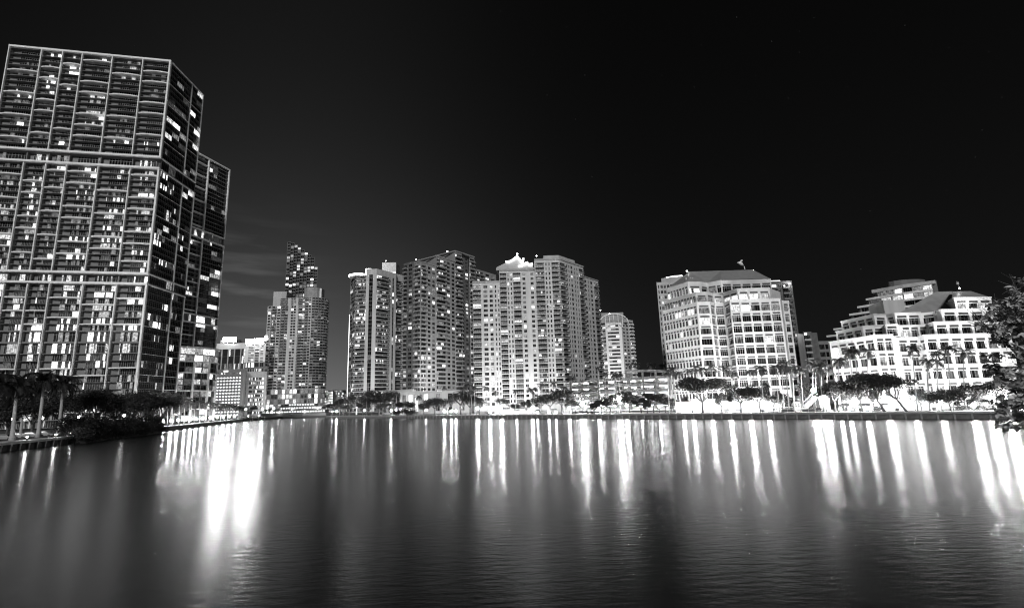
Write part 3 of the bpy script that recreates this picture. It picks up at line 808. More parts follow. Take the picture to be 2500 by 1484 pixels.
for i in range(9):
    a = at(xs[i], 680, sY + i * 1.6); b_ = at(xs[i + 1], 680, sY + i * 1.6)
    zt = at((xs[i] + xs[i + 1]) / 2, tops[i], sY).z; nfl = int((zt - z_base) / 4.3)
    ST.face(a, b_, zt - nfl * 4.3, nfl, 4.3, [('.', .12), ('w', 1), ('.', .12)], grm, [(.8 if f in (1, 5, 12, 17) else .2) for f in range(nfl)], {'w': dict(s=.2, h=.85, rd=.35, nm=1, tr=False)}, curt=.05)
    closed(ST, [a, b_], [V2(b_) * 1.03 - Vector((1, 0, 0)), V2(a) * 1.03], z_base - 10, zt, grm)
mb = MB(); aa = at(697, 690, sY - .0); bb = at(773, 690, sY + 13); mb.prism([xy(aa), xy(bb), (bb.x * 1.02, bb.y * 1.02), (aa.x * 1.02, aa.y * 1.02)], 2, z_base - 5, grm); ST.part('shaft', mb)
ST.finish(0)

# ---------------- condo with the lit crown (px 850-985)
eY = 400
BE = Bld('condo_tower', 'condo tower with a ring of light round its rounded left roof', 'tower', 'condo towers across the river', (at(870, 900, eY).x, eY))
e0 = at(853, 800, 414); e1 = at(866, 800, 402); e2 = at(891, 800, 399.5); e3 = at(917, 800, 398)
DR = Vector((.573, .819, 0)); DL = Vector((-.819, .573, 0))
e4 = walkto(e3, DR, 966); e5 = walkto(e4 + Vector((-1, 5, 0)), DR, 992)
fE = 3.05; nE = 35
zE = at(880, 672, 400).z; zE2 = at(917, 656, 398).z
EK = {'b': dict(s=0, h=.87, rd=1.4, p=1.0, bk='rail', frame=G_FRAMED, nm=3, **{'in': (.02, .98)}), 'v': dict(s=.03, h=1, rd=.4, frame=G_FRAMED, nm=1, tr=False), 'g': dict(s=.06, h=.98, rd=.2, frame=G_FRAME, nm=1, tr=False, t=.12)}  # balcony backs all dark glass, standing in for shade in the recesses
zb = zE - nE * fE
BE.face(e0, e1, zb, nE, fE, [('g', 1), ('g', 1)], G_GREY, .1, EK)
BE.face(e1, e2, zb, nE, fE, [('b', 1)], G_WHITE, .28, EK)
BE.face(e2, e3, zb, nE, fE, [('.', .32), ('v', .4), ('.', .4)], G_CREAM, .06, EK, top=zE2 - zE)
BE.face(e3, e4, zb, nE, fE, [('.', .1), ('b', 5.2), ('.', .25), ('s', .3), ('.', .9), ('v', .7), ('.', .9)], G_CREAM, .18, EK, top=zE2 - zE)
BE.face(e4 + Vector((-1, 5, 0)), e5, zb, nE, fE, [('b', 1), ('.', .2), ('w', .4), ('.', .2)], G_CREAM, .2, EK, top=zE2 - zE + 1)
closed(BE, [e0, e1, e2, e3, e4, e4 + Vector((-1, 5, 0)), e5], [e5 + Vector((-30, 30, 0)), e0 + Vector((-3, 25, 0))], 2, zE, G_CREAM)
closed(BE, [e2, e3, e4, e4 + Vector((-1, 5, 0)), e5], [e5 + Vector((-30, 30, 0))], zE, zE2, G_CREAM)
for z in range(6):
    pass
mb = MB(); n = 24; cc = V2(at(879, 672, 409)); rr = 8.6
ring = [(cc.x + rr * math.cos(2 * math.pi * i / n), cc.y + rr * math.sin(2 * math.pi * i / n)) for i in range(n)]
mb.prism(ring, zE + .05, zE + .7, G_WHITE); BE.part('crown_slab', mb)
mb = MB(); mb.prism([(cc.x + (p[0] - cc.x) * 1.05, cc.y + (p[1] - cc.y) * 1.05) for p in ring], zE + .72, zE + 1.7, glow_mat('crown_glow', 16)); BE.part('crown_light', mb)
a = at(892, 656, 409); mb = MB(); mb.box((a.x, a.y, zE2 - 4), (a.x + 5, a.y + 8, at(895, 655, 409).z), G_CREAM); BE.part('stair_head', mb)
a = at(933, 650, 430); b_ = at(967, 650, 430); mb = MB(); mb.box((a.x, 430, zE2 - .3), (b_.x, 445, at(950, 641, 430).z), G_WHITE); BE.part('penthouse', mb)
mb = MB(); mb.box((a.x + .4, 429.8, zE2 + .6), (b_.x - .4, 429.97, zE2 + 5), glow_mat('penthouse_glow', 2.2)); BE.part('floodlit_wall_glow', mb)  # glowing sheet stands in for floodlight falling on the penthouse wall
# bright edge of the low side wing
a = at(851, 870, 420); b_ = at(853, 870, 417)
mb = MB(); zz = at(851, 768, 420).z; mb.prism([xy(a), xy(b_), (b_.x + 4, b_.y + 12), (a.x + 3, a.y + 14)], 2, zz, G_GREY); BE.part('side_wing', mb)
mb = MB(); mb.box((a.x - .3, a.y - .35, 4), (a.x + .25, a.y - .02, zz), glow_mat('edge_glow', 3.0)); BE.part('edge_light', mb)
BE.finish(200, {'window': 60, 'balcony': 110})

# ---------------- grey condo (px 985-1165) and its rear wing
fY = 345
BF = Bld('condo_tower', 'grey condo tower with stepped roofline and rows of balconies, left of the floodlit condo', 'tower', 'condo towers across the river', (at(1030, 900, fY).x, fY))
f3 = V2(at(1027, 800, fY)); f2 = walkto(f3, DL, 1011); f6 = walkto(f3, DR, 1066); f7 = walkto(f3, DR, 1113); f8 = walkto(f3, DR, 1161)
f1b = f2 + DR * 5; f1a = walkto(f1b, DL, 984)
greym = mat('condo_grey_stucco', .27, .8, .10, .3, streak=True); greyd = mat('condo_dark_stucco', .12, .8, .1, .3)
FK = {'b': dict(s=0, h=.84, rd=.6, p=1.2, bk='solid', bm=greym, bh=.5, frame=G_FRAMED, nm=4, **{'in': (.03, .97)}, t=.1), 'w': dict(s=.22, h=.82, rd=.25, nm=1, tr=False, frame=G_FRAMED)}  # full-width dark doors put the recess shade into the balcony backs
fF = 3.0
def zt_(p, py): return zat(p.x, p.y, py)
zF3 = zt_(f3, 640); zF4 = zt_(f6, 626); zF5 = zt_(f7, 614); zF1 = zt_(f1b, 634)
def stack(b, A, B, ztop, z0, fh, cols, m, lit, K, cap_top=1.2, **k):
    n = int((ztop - cap_top - z0) / fh); zb = ztop - cap_top - n * fh
    b.face(A, B, zb, n, fh, cols, m, lit, K, top=cap_top, **k)
    T = b.T.translation
    A = V2(A); B = V2(B)
    b.wall.q([Vector((A.x, A.y, 1.7)) + T, Vector((B.x, B.y, 1.7)) + T, Vector((B.x, B.y, zb)) + T, Vector((A.x, A.y, zb)) + T], m, True)
    return zb, n
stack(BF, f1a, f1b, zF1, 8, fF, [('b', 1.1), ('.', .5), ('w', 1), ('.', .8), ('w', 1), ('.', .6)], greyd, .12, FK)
stack(BF, f2, f3, zF3, 8, fF, [('b', 1.0), ('b', 1.0)], greym, .22, FK)
stack(BF, f3, f6, zF3, 8, fF, [('b', 1.6), ('.', .5), ('w', .8), ('.', .5), ('w', .8), ('.', .5)], greym, .18, FK)
stack(BF, f6, f7, zF4, 8, fF, [('b', 2.6), ('.', .3), ('w', .8), ('.', .5), ('w', .8), ('.', .3)], greym, .16, FK)
stack(BF, f7, f8, zF5, 8, fF, [('b', 1.6), ('.', .1)], greym, .15, FK) if False else None
g1_ = walkto(f7, DR, 1130); g2_ = walkto(f7, DR, 1149)
stack(BF, f7, g1_, zF5, 8, fF, [('b', 1.0)], greym, .2, FK)
gi1, gi2 = g1_ + DL * -0 + Vector((-1.2, 1.7, 0)), g2_ + Vector((-1.2, 1.7, 0))
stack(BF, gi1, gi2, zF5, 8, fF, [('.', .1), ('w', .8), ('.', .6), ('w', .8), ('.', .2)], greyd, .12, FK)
stack(BF, g2_, f8, zF5, 8, fF, [('b', 1.0)], greym, .2, FK)
bk = Vector((-22, 25, 0))
closed(BF, [f1a, f1b, f2, f3, f6], [f6 + bk * 1.2, V2(f1a) * 1.08 + Vector((5, 0, 0))], 2, zF3, greym)
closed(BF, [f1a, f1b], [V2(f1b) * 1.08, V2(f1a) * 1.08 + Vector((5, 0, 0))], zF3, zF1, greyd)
closed(BF, [f6, f7], [f7 + bk, f6 + bk], zF3, zF4, greym); closed(BF, [f7, f8], [f8 + bk, f7 + bk], 2, zF5, greym)
cornice(BF, [f6 + DL * 20, f6, f7], zF4, .7, .5, greym); cornice(BF, [f7 + DL * 20, f7, f8], zF5, .8, .6, greym); cornice(BF, [f2, f3, f6], zF3, .6, .5, greym)
r1_ = f6 + DR * 2 + DL * 9
mb = MB(); aa = walkto(f6 + DL * 12, DR, 1064); mb.prism([xy(aa + DL * 6), xy(aa), xy(aa + DR * 8), xy(aa + DR * 8 + DL * 6)], zF4 - 4, zF4 + 1.5, greyd); BF.part('stair_head', mb)
# low rear wing to the right
w0 = walkto(f8 + Vector((0, 8, 0)), DR, 1150); w1 = walkto(w0, DR, 1214); zW = zt_(w0, 652)
stack(BF, w0, w1, zW, 8, fF, [('w', .9), ('.', .5), ('b', 1.8), ('.', .5), ('w', .9), ('.', .5), ('w', .9), ('.', .4)], greym, .3, FK)
closed(BF, [w0, w1], [w1 + bk, w0 + bk], 2, zW, greym)
BF.finish(300, {'balcony': 170, 'window': 90})

# ---------------- floodlit condo (px 1155-1465)
gY = 313
BG = Bld('condo_tower', 'floodlit cream condo tower in the middle with a lit curved crown on its roof', 'tower', 'condo towers across the river', (at(1260, 900, gY).x, gY))
def gx(px, Y=gY): return V2(at(px, 800, Y))
ga, gb, gc, gd = gx(1155), gx(1222), gx(1311), gx(1374)
gc, gd2 = gx(1311, gY - 1.5), gx(1374, gY - 1.5)
DG = Vector((.64, .77, 0))
ge = walkto(gd2, DG, 1432, 800); gf = walkto(ge + Vector((.5, -.6, 0)) * 0, DG, 1467, 800)
zG1, zG2, zG3 = zt_(gx(1190), 690), zt_(gx(1260), 660), zt_(gx(1374, gY - 1.5), 634)
zG4 = zt_(ge, 676)
fG = 2.98
GK2 = {'b': dict(s=0, h=.86, rd=1.4, p=.7, bk='rail', bm=G_CREAM, frame=G_FRAMED, nm=3, **{'in': (.02, .98)}), 'w': dict(s=.22, h=.80, rd=.25, nm=1, tr=False, frame=G_FRAMED), 'W': dict(s=.22, h=.80, rd=.25, nm=2, tr=False, frame=G_FRAMED), 's': dict(s=.2, h=.80, rd=.2, nm=0, tr=False, frame=G_FRAMED)}  # dark glass across each balcony back imitates its recess shade
m_ = G_CREAM
stack(BG, ga, gb, zG1, 3, fG, [('.', .05), ('b', 2.1), ('.', .7), ('W', 1.05), ('.', .55), ('w', .8), ('.', .6), ('s', .35), ('.', .4), ('s', .35), ('.', .15)], m_, .28, GK2)
stack(BG, gb, gc + Vector((0, 1.5, 0)), zG2, 3, fG, [('.', .1), ('b', 1.8), ('.', .3), ('s', .35), ('.', .45), ('s', .35), ('.', .35), ('b', 2.0), ('.', .5), ('w', .8), ('.', 1.4), ('w', .8), ('.', .4)], m_, .2, GK2)
stack(BG, gc, gd2, zG3, 3, fG, [('.', .15), ('b', 2.1), ('.', .3), ('s', .35), ('.', .4), ('s', .35), ('.', .4), ('b', 2.0)], m_, .15, GK2)
stack(BG, gd2, ge, zG3, 3, fG, [('b', 1.8), ('.', .3), ('s', .3), ('.', .4), ('s', .3), ('.', .4), ('w', .6), ('.', .6), ('s', .3), ('.', .5), ('s', .3), ('.', .5), ('b', 1.6)], m_, .06, GK2)
stack(BG, ge, gf, zG4, 9, fG, [('.', .2), ('w', .7), ('.', .5), ('s', .3), ('.', .6), ('w', .7), ('.', .6), ('b', 1.6)], m_, .08, GK2)
closed(BG, [ga, gb], [gb + Vector((0, 22, 0)), ga + Vector((0, 22, 0))], 2, zG1, m_)
closed(BG, [gb, gc + Vector((0, 1.5, 0))], [gc + Vector((0, 22, 0)), gb + Vector((0, 22, 0))], 2, zG2, m_)
closed(BG, [gc, gd2, ge], [ge + Vector((-15, 14, 0)), gc + Vector((0, 30, 0))], 2, zG3, m_)
closed(BG, [ge, gf], [gf + Vector((-14, 14, 0)), ge + Vector((-14, 14, 0))], 2, zG4, m_)
cornice(BG, [ga, gb], zG1, .9, .6, G_GREY); cornice(BG, [gb, gc], zG2, .9, .6, G_GREY); cornice(BG, [gc, gd2, ge], zG3, .8, .6, G_GREY); cornice(BG, [ge, gf], zG4, .6, .5, G_GREY)
pa, pb = gx(1334, gY + 3), gx(1372, gY + 3); pe = walkto(pb, DG, 1412)
mb = MB(); mb.prism([xy(pa), xy(pb), xy(pe), xy(pe + Vector((-12, 12, 0))), xy(pa + Vector((0, 20, 0)))], zG3 + .8, zG3 + 4.2, m_); BG.part('penthouse', mb)
# curved crown: wall with a pointed, swept gable and its light tube
cy = gY + 8
def cpt(px, py): 
    p = at(px, py, cy); return (p.x, p.z)
gable = [cpt(1211, 655), cpt(1213, 652), cpt(1236, 641), cpt(1250, 637), cpt(1258, 630), cpt(1263, 624), cpt(1270, 634), cpt(1277, 643), cpt(1287, 638), cpt(1292, 643), cpt(1300, 640), cpt(1302, 660), cpt(1211, 660)]
mb = MB(); n = len(gable)
mb.v += [(x, cy, z) for x, z in gable] + [(x, cy + 10, z) for x, z in gable]
mb.f.append(list(range(n))[::-1]); mb.mi.append(mb.slot(m_)); mb.f.append([n + i for i in range(n)]); mb.mi.append(0)
for i in range(n): mb.f.append([i, (i + 1) % n, n + (i + 1) % n, n + i]); mb.mi.append(0)
BG.part('crown_gable', mb)
mb = MB(); cg = glow_mat('crown_tube_glow', 7)
for path in ([(1234, 639), (1244, 638), (1252, 634), (1258, 629), (1263, 624), (1268, 631), (1273, 637), (1277, 641)], [(1277, 641), (1278, 630)], [(1267, 650), (1276, 647), (1287, 640), (1293, 647), (1300, 644)]):
    mb.tube([tuple(at(px, py, cy - .5)) for px, py in path], .42, cg, 6)
BG.part('crown_light', mb)
def beacon(px, py, Y, label, s=40, r=.5, base=None):
    p = at(px, py, Y); t = thing('beacon', label, 'lamp', p, 0, 'rooftop beacons')
    mb = MB(); mb.ball((0, 0, 0), r, glow_mat('beacon_glow_%g' % s, s)); ob('lamp', mb.mesh('l', True), t)
    mb = MB(); mb.tube([(0, 0, -(base or 3)), (0, 0, -r * .9)], .12, G_BLACK, 5); ob('mast', mb.mesh('m'), t); return t
mb = MB()
BG.finish(300, {'balcony': 230, 'window': 250})
beacon(1263, 620, gY + 8, 'round beacon on the tip of the curved lit crown', 40, .45, 2)
beacon(1310, 625, gY + 10, 'round beacon on a mast just right of the curved lit crown', 40, .4, 4)
beacon(1092, 614, 360, 'round beacon on the grey condo tower beside its tallest block', 40, .4, 4)
beacon(1016, 634, 365, 'beacon above the left block of the grey condo tower', 20, .35, 3)
beacon(942, 637, 432, 'beacon on the white penthouse of the ring-crowned condo', 20, .4, 3)

# ---------------- small condo with arched front (px 1465-1545)
hY2 = 450
BH = Bld('condo_tower', 'smaller condo tower with a glowing arched top, right of the floodlit condo', 'tower', 'condo towers across the river', (at(1500, 900, hY2).x, hY2))
ha, hb, hc_, hd = V2(at(1463, 850, hY2 + 8)), V2(at(1481, 850, hY2)), V2(at(1521, 850, hY2)), V2(at(1550, 850, hY2 + 12))
zh1 = zt_(hb, 783); zh2 = zt_(hc_, 778)
HK2 = {'b': dict(s=0, h=.8, rd=.9, p=1.0, bk='solid', bm=G_WHITE, bh=.9, frame=G_FRAMED, nm=1, **{'in': (.1, .9)}), 'w': dict(s=.25, h=.75, rd=.3, nm=3, tr=False, frame=G_FRAMED)}
stack(BH, ha, hb, zh1, 9, 3.1, [('b', 1), ('w', .7)], m_, .4, HK2)
stack(BH, hb, hc_, zh1 - 2, 9, 3.1, [('.', .5), ('w', .8), ('w', 1.2), ('w', .8), ('.', .7)], G_WHITE, .35, HK2)
stack(BH, hc_, hd, zh2, 9, 3.1, [('.', .3), ('w', .5), ('.', .3), ('w', .5), ('.', .3), ('b', 1)], m_, .2, HK2)
closed(BH, [ha, hb, hc_, hd], [hd + Vector((0, 20, 0)), ha + Vector((0, 25, 0))], 2, zh1, m_)
mb = MB()
for r_, z_, x0, x1, yy in ((1, 0, 1465, 1534, -.6), (1, 0, 1481, 1520, -1.0)):
    A0, A1 = at(x0, 800, hY2), at(x1, 800, hY2); cx_ = (A0.x + A1.x) / 2; ra_ = (A1.x - A0.x) / 2
    zc = at(1500, 787 if x0 == 1465 else 800, hY2).z; hh = ra_ * (.62 if x0 == 1465 else .5)
    mb.tube([(cx_ + ra_ * math.cos(t), hY2 + yy, zc + hh * math.sin(t)) for t in [math.pi * i / 16 for i in range(17)]], .5, G_WHITE, 6)
    if x0 == 1465:
        ap = [(cx_ + ra_ * .96 * math.cos(t), zc + hh * .92 * math.sin(t)) for t in [math.pi * i / 16 for i in range(17)]]
        mb.q([(x, hY2 + .4, z) for x, z in ap], G_GREY)
        for k_ in range(-2, 3): mb.box((cx_ + k_ * ra_ * .3 - .25, hY2 - .8, zc - 4), (cx_ + k_ * ra_ * .3 + .25, hY2 - .4, zc + hh * .85), G_WHITE)
BH.part('arched_frame', mb)
mb = MB(); a = at(1468, 770, hY2 + 14); b2 = at(1522, 770, hY2 + 14); mb.box((a.x, a.y, zh1 - .2), (b2.x, a.y + 12, at(1500, 763, hY2 + 14).z), G_GREY); BH.part('penthouse', mb)
BH.finish(0)
beacon(1466, 757, 440, 'small beacon above the arched condo roof', 20, .4, 3)
beacon(1488, 766, 445, 'second small beacon behind the arched condo roof', 20, .4, 3)

# ---------------- parking garage (px 1400-1640)
pY = 228
pa, pb, pc = V2(at(1392, 960, pY + 12)), V2(at(1538, 960, pY)), V2(at(1640, 960, pY - 14))
GA = Bld('parking_garage', 'open parking garage with glowing white decks below the palms, left of the stepped office', 'garage', None, xy(pb))
zr = at(1590, 925, pY).z; lv = (zr - 2) / 5
deckm = mat('garage_deck_concrete', .75, .8, .1, .5); litm = glow_mat('garage_ceiling_light', 110)
T = GA.T.translation
for i in range(6):
    z = 2 + lv * i
    mb = MB(); mb.prism([xy(pa), xy(pb), xy(pc), xy(pc + Vector((0, 30, 0))), xy(pb + Vector((0, 30, 0))), xy(pa + Vector((0, 26, 0)))], z, z + .35, deckm); GA.part('deck', mb)
    if i: 
        for A_, B_ in ((pa, pb), (pb, pc)):
            u = (B_ - A_).normalized(); n_ = Vector((u.y, -u.x, 0)); mb = MB()
            mb.prism([xy(A_ + n_ * .3), xy(B_ + n_ * .3), xy(B_ + n_ * .01), xy(A_ + n_ * .01)], z - .3, z + .85, G_DARK); GA.part('parapet', mb)
    if i < 5:
        mb = MB(); mb.prism([xy(pa + Vector((0, 25, 0))), xy(pb + Vector((0, 28, 0))), xy(pc + Vector((0, 28, 0))), xy(pc + Vector((0, 28.3, 0))), xy(pb + Vector((0, 28.3, 0))), xy(pa + Vector((0, 25.3, 0)))], z + .36, z + lv - .01, G_WHITE); GA.part('rear_wall', mb)
        for k in range(9):
            t = (k + .5) / 9
            p = (pa.lerp(pb, t * 2) if t < .5 else pb.lerp(pc, t * 2 - 1)) + Vector((0, 5 + (k % 2) * 5, 0))
            mb = MB(); mb.box((p.x - 1.2, p.y - .1, z + lv - .62), (p.x + 1.2, p.y + .1, z + lv - .55), litm); GA.part('ceiling_light', mb)
for A_, B_, ks in ((pa, pb, (0.02, .5,)), (pb, pc, (0.0, .36, .68, .99))):
    for k in ks:
        p = A_.lerp(B_, k); u = (B_ - A_).normalized(); w = .8 if k == 0 else .4
        mb = MB(); mb.prism([xy(p + Vector((-w, .45, 0))), xy(p + Vector((w, .45, 0))), xy(p + Vector((w, 1.4, 0))), xy(p + Vector((-w, 1.4, 0)))], 2.1, zr + (3.2 if k in (0.0, .36, .68, .99) else 0), G_DARK); GA.part('column', mb)
# canopy over the roof deck
c1, c2, c3 = V2(at(1528, 910, pY - 1)), V2(at(1572, 905, pY - 3)), V2(at(1628, 910, pY - 12)); zc1 = at(1528, 912, pY).z; zc2 = at(1572, 903, pY).z
mb = MB()
q4 = lambda p, z: (p.x, p.y, z)
for A_, za, B_, zb_ in ((c1, zc1, c2, zc2 - .8), (c2, zc2 - .8, c3, zc1 - .5)):
    b4 = Vector((0, 16, 0))
    mb.q([q4(A_, za), q4(B_, zb_), q4(B_ + b4, zb_ + .8), q4(A_ + b4, za + .8)], G_GREY); mb.q([q4(A_, za), q4(B_, zb_), q4(B_, zb_ + .9), q4(A_, za + .9)], G_MID)
    mb.q([q4(A_, za + .9), q4(B_, zb_ + .9), q4(B_ + b4, zb_ + 1.7), q4(A_ + b4, za + 1.7)], G_MID)
GA.part('canopy', mb)
GA.wall.box(tuple(Vector((pc.x, pc.y + 8, 2)) + T), tuple(Vector((pc.x + 1, pc.y + 28, zr)) + T), G_GREY)
GA.finish(10)

# ---------------- office with terraces (px 1610-1945)
oy = 205.0
def ox(px, Y, y=830): return V2(at(px, y, Y))
OC = ox(1710, oy + 3)
DW = Vector((-.40, .917, 0)).normalized()
oL = walkto(OC, DW, 1623, 830)
oa, o_b, oc, od, oe = ox(1743, oy + 3), ox(1754, oy + 7), ox(1777, oy + 7), ox(1792, oy), ox(1917, oy)
of_, og = ox(1922, oy + 4), ox(1938, oy + 4.5)
OF = Bld('office_building', 'floodlit terraced office block with a hipped metal roof and bird sculpture on top', 'office', 'terraced offices', xy(od))
OK_ = {'o': dict(s=.06, h=.62, rd=.55, frame=G_FRAMED, nm=3, tr=False, shade=1, t=.07), 'O': dict(s=.03, h=.66, rd=.45, frame=G_FRAME, nm=3, tr=True, shade=1, t=.07), 'n': dict(s=.08, h=.60, rd=.5, frame=G_FRAMED, nm=1, tr=False, shade=1)}
fO = 4.28
zA = zat(od.x, od.y, 733); n0 = int((zA - 6) / fO); z0 = zA - n0 * fO - .5
def office_run(b, segs, z0, n, fh, m, lit, top=.5, K=OK_):
    for A, B, cs in segs: b.face(A, B, z0, n, fh, cs, m, lit, K, top=top, curt=.35)
wing = [('.', .14), ('n', .56)] * 11 + [('.', .2)]
five = [('.', .1), ('O', 1), ('.', .13), ('o', 1), ('.', .13), ('o', 1), ('.', .13), ('o', 1), ('.', .13), ('O', 1), ('.', .1)]
one = [('.', .1), ('O', 1), ('.', .1)]; oneo = [('.', .12), ('o', 1), ('.', .12)]
litA = [.06, .05, .04, .04, .05, .08, .08, .3, .4, .5, .5]
segA = [(oL, OC, wing), (OC, oa, oneo), (oa, o_b, one), (o_b, oc, one), (oc, od, one), (od, oe, five), (oe, of_, [('.', 1)]), (of_, og, [('.', .15), ('n', .7), ('.', .2)])]
office_run(OF, segA, z0, n0, fO, G_OFFICE, litA)
# ground storey with tall windows
for A, B, cs in segA: OF.face(A, B, 1.7, 1, z0 - 1.7, [(('O' if k in 'oOn' and k != '.' else k), w) for k, w in cs], G_OFFICE, .2, {'O': dict(s=.1, h=.85, rd=.5, frame=G_FRAME, nm=2, tr=True)})
zAt = z0 + n0 * fO + .5
closed(OF, [oL, OC, oa, o_b, oc, od, oe, of_, og], [og + Vector((8, 30, 0)), oL + Vector((10, 10, 0))], 2, zAt, G_OFFICE, G_GREY)
# second layer
OC2 = ox(1699, oy + 6, 720); oL2 = walkto(OC2, DW, 1621, 740); oa2 = ox(1726, oy + 6, 720); o_b2 = ox(1741, oy + 9.5, 720); oc2 = ox(1764, oy + 9.5, 720); od2 = ox(1801, oy + 1.2, 715); oe2 = ox(1880, oy + 1.2, 715)
segB = [(oL2, OC2, wing), (OC2, oa2, oneo), (oa2, o_b2, one), (o_b2, oc2, one), (oc2, od2, [('.', .1), ('n', 1), ('.', .1), ('n', 1), ('.', .1)]), (od2, oe2, [('.', .14), ('o', 1), ('.', .16), ('o', 1), ('.', .16), ('o', 1), ('.', .14)])]
office_run(OF, segB, zAt, 1, fO, G_OFFICE, .8)
zBt = zAt + fO + .5
og2 = ox(1905, oy + 10, 715)
closed(OF, [oL2, OC2, oa2, o_b2, oc2, od2, oe2], [og2, og2 + Vector((4, 18, 0)), oL2 + Vector((10, 8, 0))], zAt, zBt, G_OFFICE, G_GREY)
# third layer
OC3 = ox(1680, oy + 9, 700); oL3 = walkto(OC3, DW, 1628, 710); oa3 = ox(1712, oy + 10, 700); o_b3 = ox(1727, oy + 12, 700); oc3 = ox(1762, oy + 8, 700); od3 = ox(1884, oy + 8, 700)
segC = [(oL3, OC3, [('.', .18), ('n', .5)] * 7 + [('.', .2)]), (OC3, oa3, oneo), (oa3, o_b3, [('.', .1), ('n', 1), ('.', .1)]), (o_b3, oc3, [('.', .1), ('o', 1), ('.', .1), ('n', .5), ('.', .1)]), (oc3, od3, five)]
office_run(OF, segC, zBt, 1, fO, G_OFFICE, .25, top=1.2)
zCt = zBt + fO + 1.2
ch3 = [oL3, OC3, oa3, o_b3, oc3, od3]; bk3 = [od3 + Vector((5, 16, 0)), oL3 + Vector((12, 6, 0))]
closed(OF, ch3, bk3, zBt, zCt, G_OFFICE, G_GREY)
# hipped roof: eaves chain up to a flat ridge
rl = at(1684, 663, oy + 24); rr_ = at(1838, 661, oy + 24); rz = max(rl.z, zCt + 3)
rl2 = Vector((rl.x, rl.y + 6, 0)); rr2 = Vector((rr_.x, rr_.y + 6, 0)); zE_ = zCt - .1
mb = MB()
def tri(*p): mb.q([tuple(x) for x in p], G_ROOF)
E_ = [Vector((p.x, p.y, zE_)) for p in ch3 + bk3]; RL = Vector((rl.x, rl.y, rz)); RRr = Vector((rr_.x, rr_.y, rz))
RL2 = Vector((rl2.x, rl2.y, rz)); RR2 = Vector((rr2.x, rr2.y, rz))
tri(E_[0], E_[1], RL); tri(E_[1], E_[2], RL); tri(E_[2], E_[3], RL); tri(E_[3], E_[4], RL + (RRr - RL) * .5, RL); tri(E_[4], E_[5], RRr, RL + (RRr - RL) * .5); tri(E_[5], E_[6], RR2, RRr); tri(E_[6], E_[7], RL2, RR2); tri(E_[7], E_[0], RL, RL2); tri(RL, RRr, RR2, RL2)
hip_o = OF.part('hip_roof', mb)
# lower front gable roof over the right part
mb = MB(); f1_ = Vector((oc3.x, oc3.y - .3, zCt)); f2_ = Vector((od3.x, od3.y - .3, zCt)); zq = at(1770, 674, oy + 14).z
tri(f1_, f2_, Vector((f2_.x - 1, f2_.y + 8, zq)), Vector((f1_.x + 1.5, f1_.y + 8, zq))); tri(Vector((f1_.x, f1_.y, zCt)), Vector((f1_.x + 1.5, f1_.y + 8, zq)), Vector((f1_.x - 4, f1_.y + 9, zCt)))
OF.part('front_roof', mb)
for px in (1676, 1687, 1692):
    mb = MB(); p = at(px, 690, oy + 14); mb.box((p.x - .25, p.y, p.z - 1), (p.x + .25, p.y + .5, p.z + 2.2), G_OFFICE); ob('vent_pipe', mb.mesh('vp'), hip_o)
for pp, z in (([oL, OC, oa, o_b, oc, od, oe], zAt), ([oL2, OC2, oa2, o_b2, oc2, od2, oe2], zBt)): cornice(OF, pp, z, .25, .2, G_OFFICE, 'coping')
OF.finish(300, {'window': 300, 'louvre': 260})
# sculpture: bird taking off from a post on the roof
p = at(1819, 661, oy + 23)
bs = thing('bird_sculpture', 'floodlit white bird sculpture on a post at the peak of the office roof', 'sculpture', (p.x, p.y, rz))
mb = MB(); k = (oy + 23) / FPX; sg = glow_mat('sculpture_lit', 1.4, False)
def sk(px, py): return ((px - 1819) * k, 0, (661 - py) * k)
mb.tube([sk(1819, 661), sk(1818, 653)], .2, G_WHITE, 6); ob('post', mb.mesh('p'), bs)
mb = MB()
mb.tube([sk(1817, 651), sk(1812, 647), sk(1808, 643.5), sk(1804, 643), sk(1801, 643.5)], [.1, .75, .8, .35, .08], G_WHITE, 8)
mb.tube([sk(1811, 645), sk(1809, 641), sk(1813, 638), sk(1816, 637)], [.3, .28, .5, .08], G_WHITE, 6)
ob('bird', mb.mesh('b', True), bs)
beacon(1677, 662, oy + 22, 'round white beacon at the left end of the office roof ridge', 40, .3, 2)
beacon(1839, 660, oy + 24, 'star-like beacon at the right end of the office roof ridge', 40, .25, 2)

# ---------------- towers peeping out behind that office
def simple_tower(name, label, px0, px1, ptop, Y, cols, m, lit, fh=3.2, yref=800, skew=0, K=None, cap=0, dep=20, z0=9):
    A, B = V2(at(px0, yref, Y)), V2(at(px1, yref, Y + skew))
    b = Bld(name, label, 'tower' if 'tower' in name else 'building', None, xy(A))
    zt = zat((A.x + B.x) / 2, (A.y + B.y) / 2, ptop)
    stack(b, A, B, zt, z0, fh, cols, m, lit, K or {})
    closed(b, [A, B], [B * (1 + dep / Y) - Vector((1, 0, 0)), A * (1 + dep / Y) + Vector((1, 0, 0))], 2, zt, m)
    return b, A, B, zt
b, A, B, zt = simple_tower('condo_tower', 'curved condo tower with a lit roof behind the left end of the terraced office', 1612, 1636, 689, 300, [('.', .3), ('s', .3), ('.', .3), ('w', .6), ('.', .2), ('w', .6), ('.', .1)], m_, .04, dep=15)
C_ = V2(at(1668, 800, 296)); D_ = V2(at(1690, 800, 300))
stack(b, B, C_, zt, 9, 3.2, [('.', .1), ('w', .6), ('.', .2), ('w', .6), ('.', .2), ('w', .6), ('.', .2), ('w', .6), ('.', .1)], m_, .04, {})
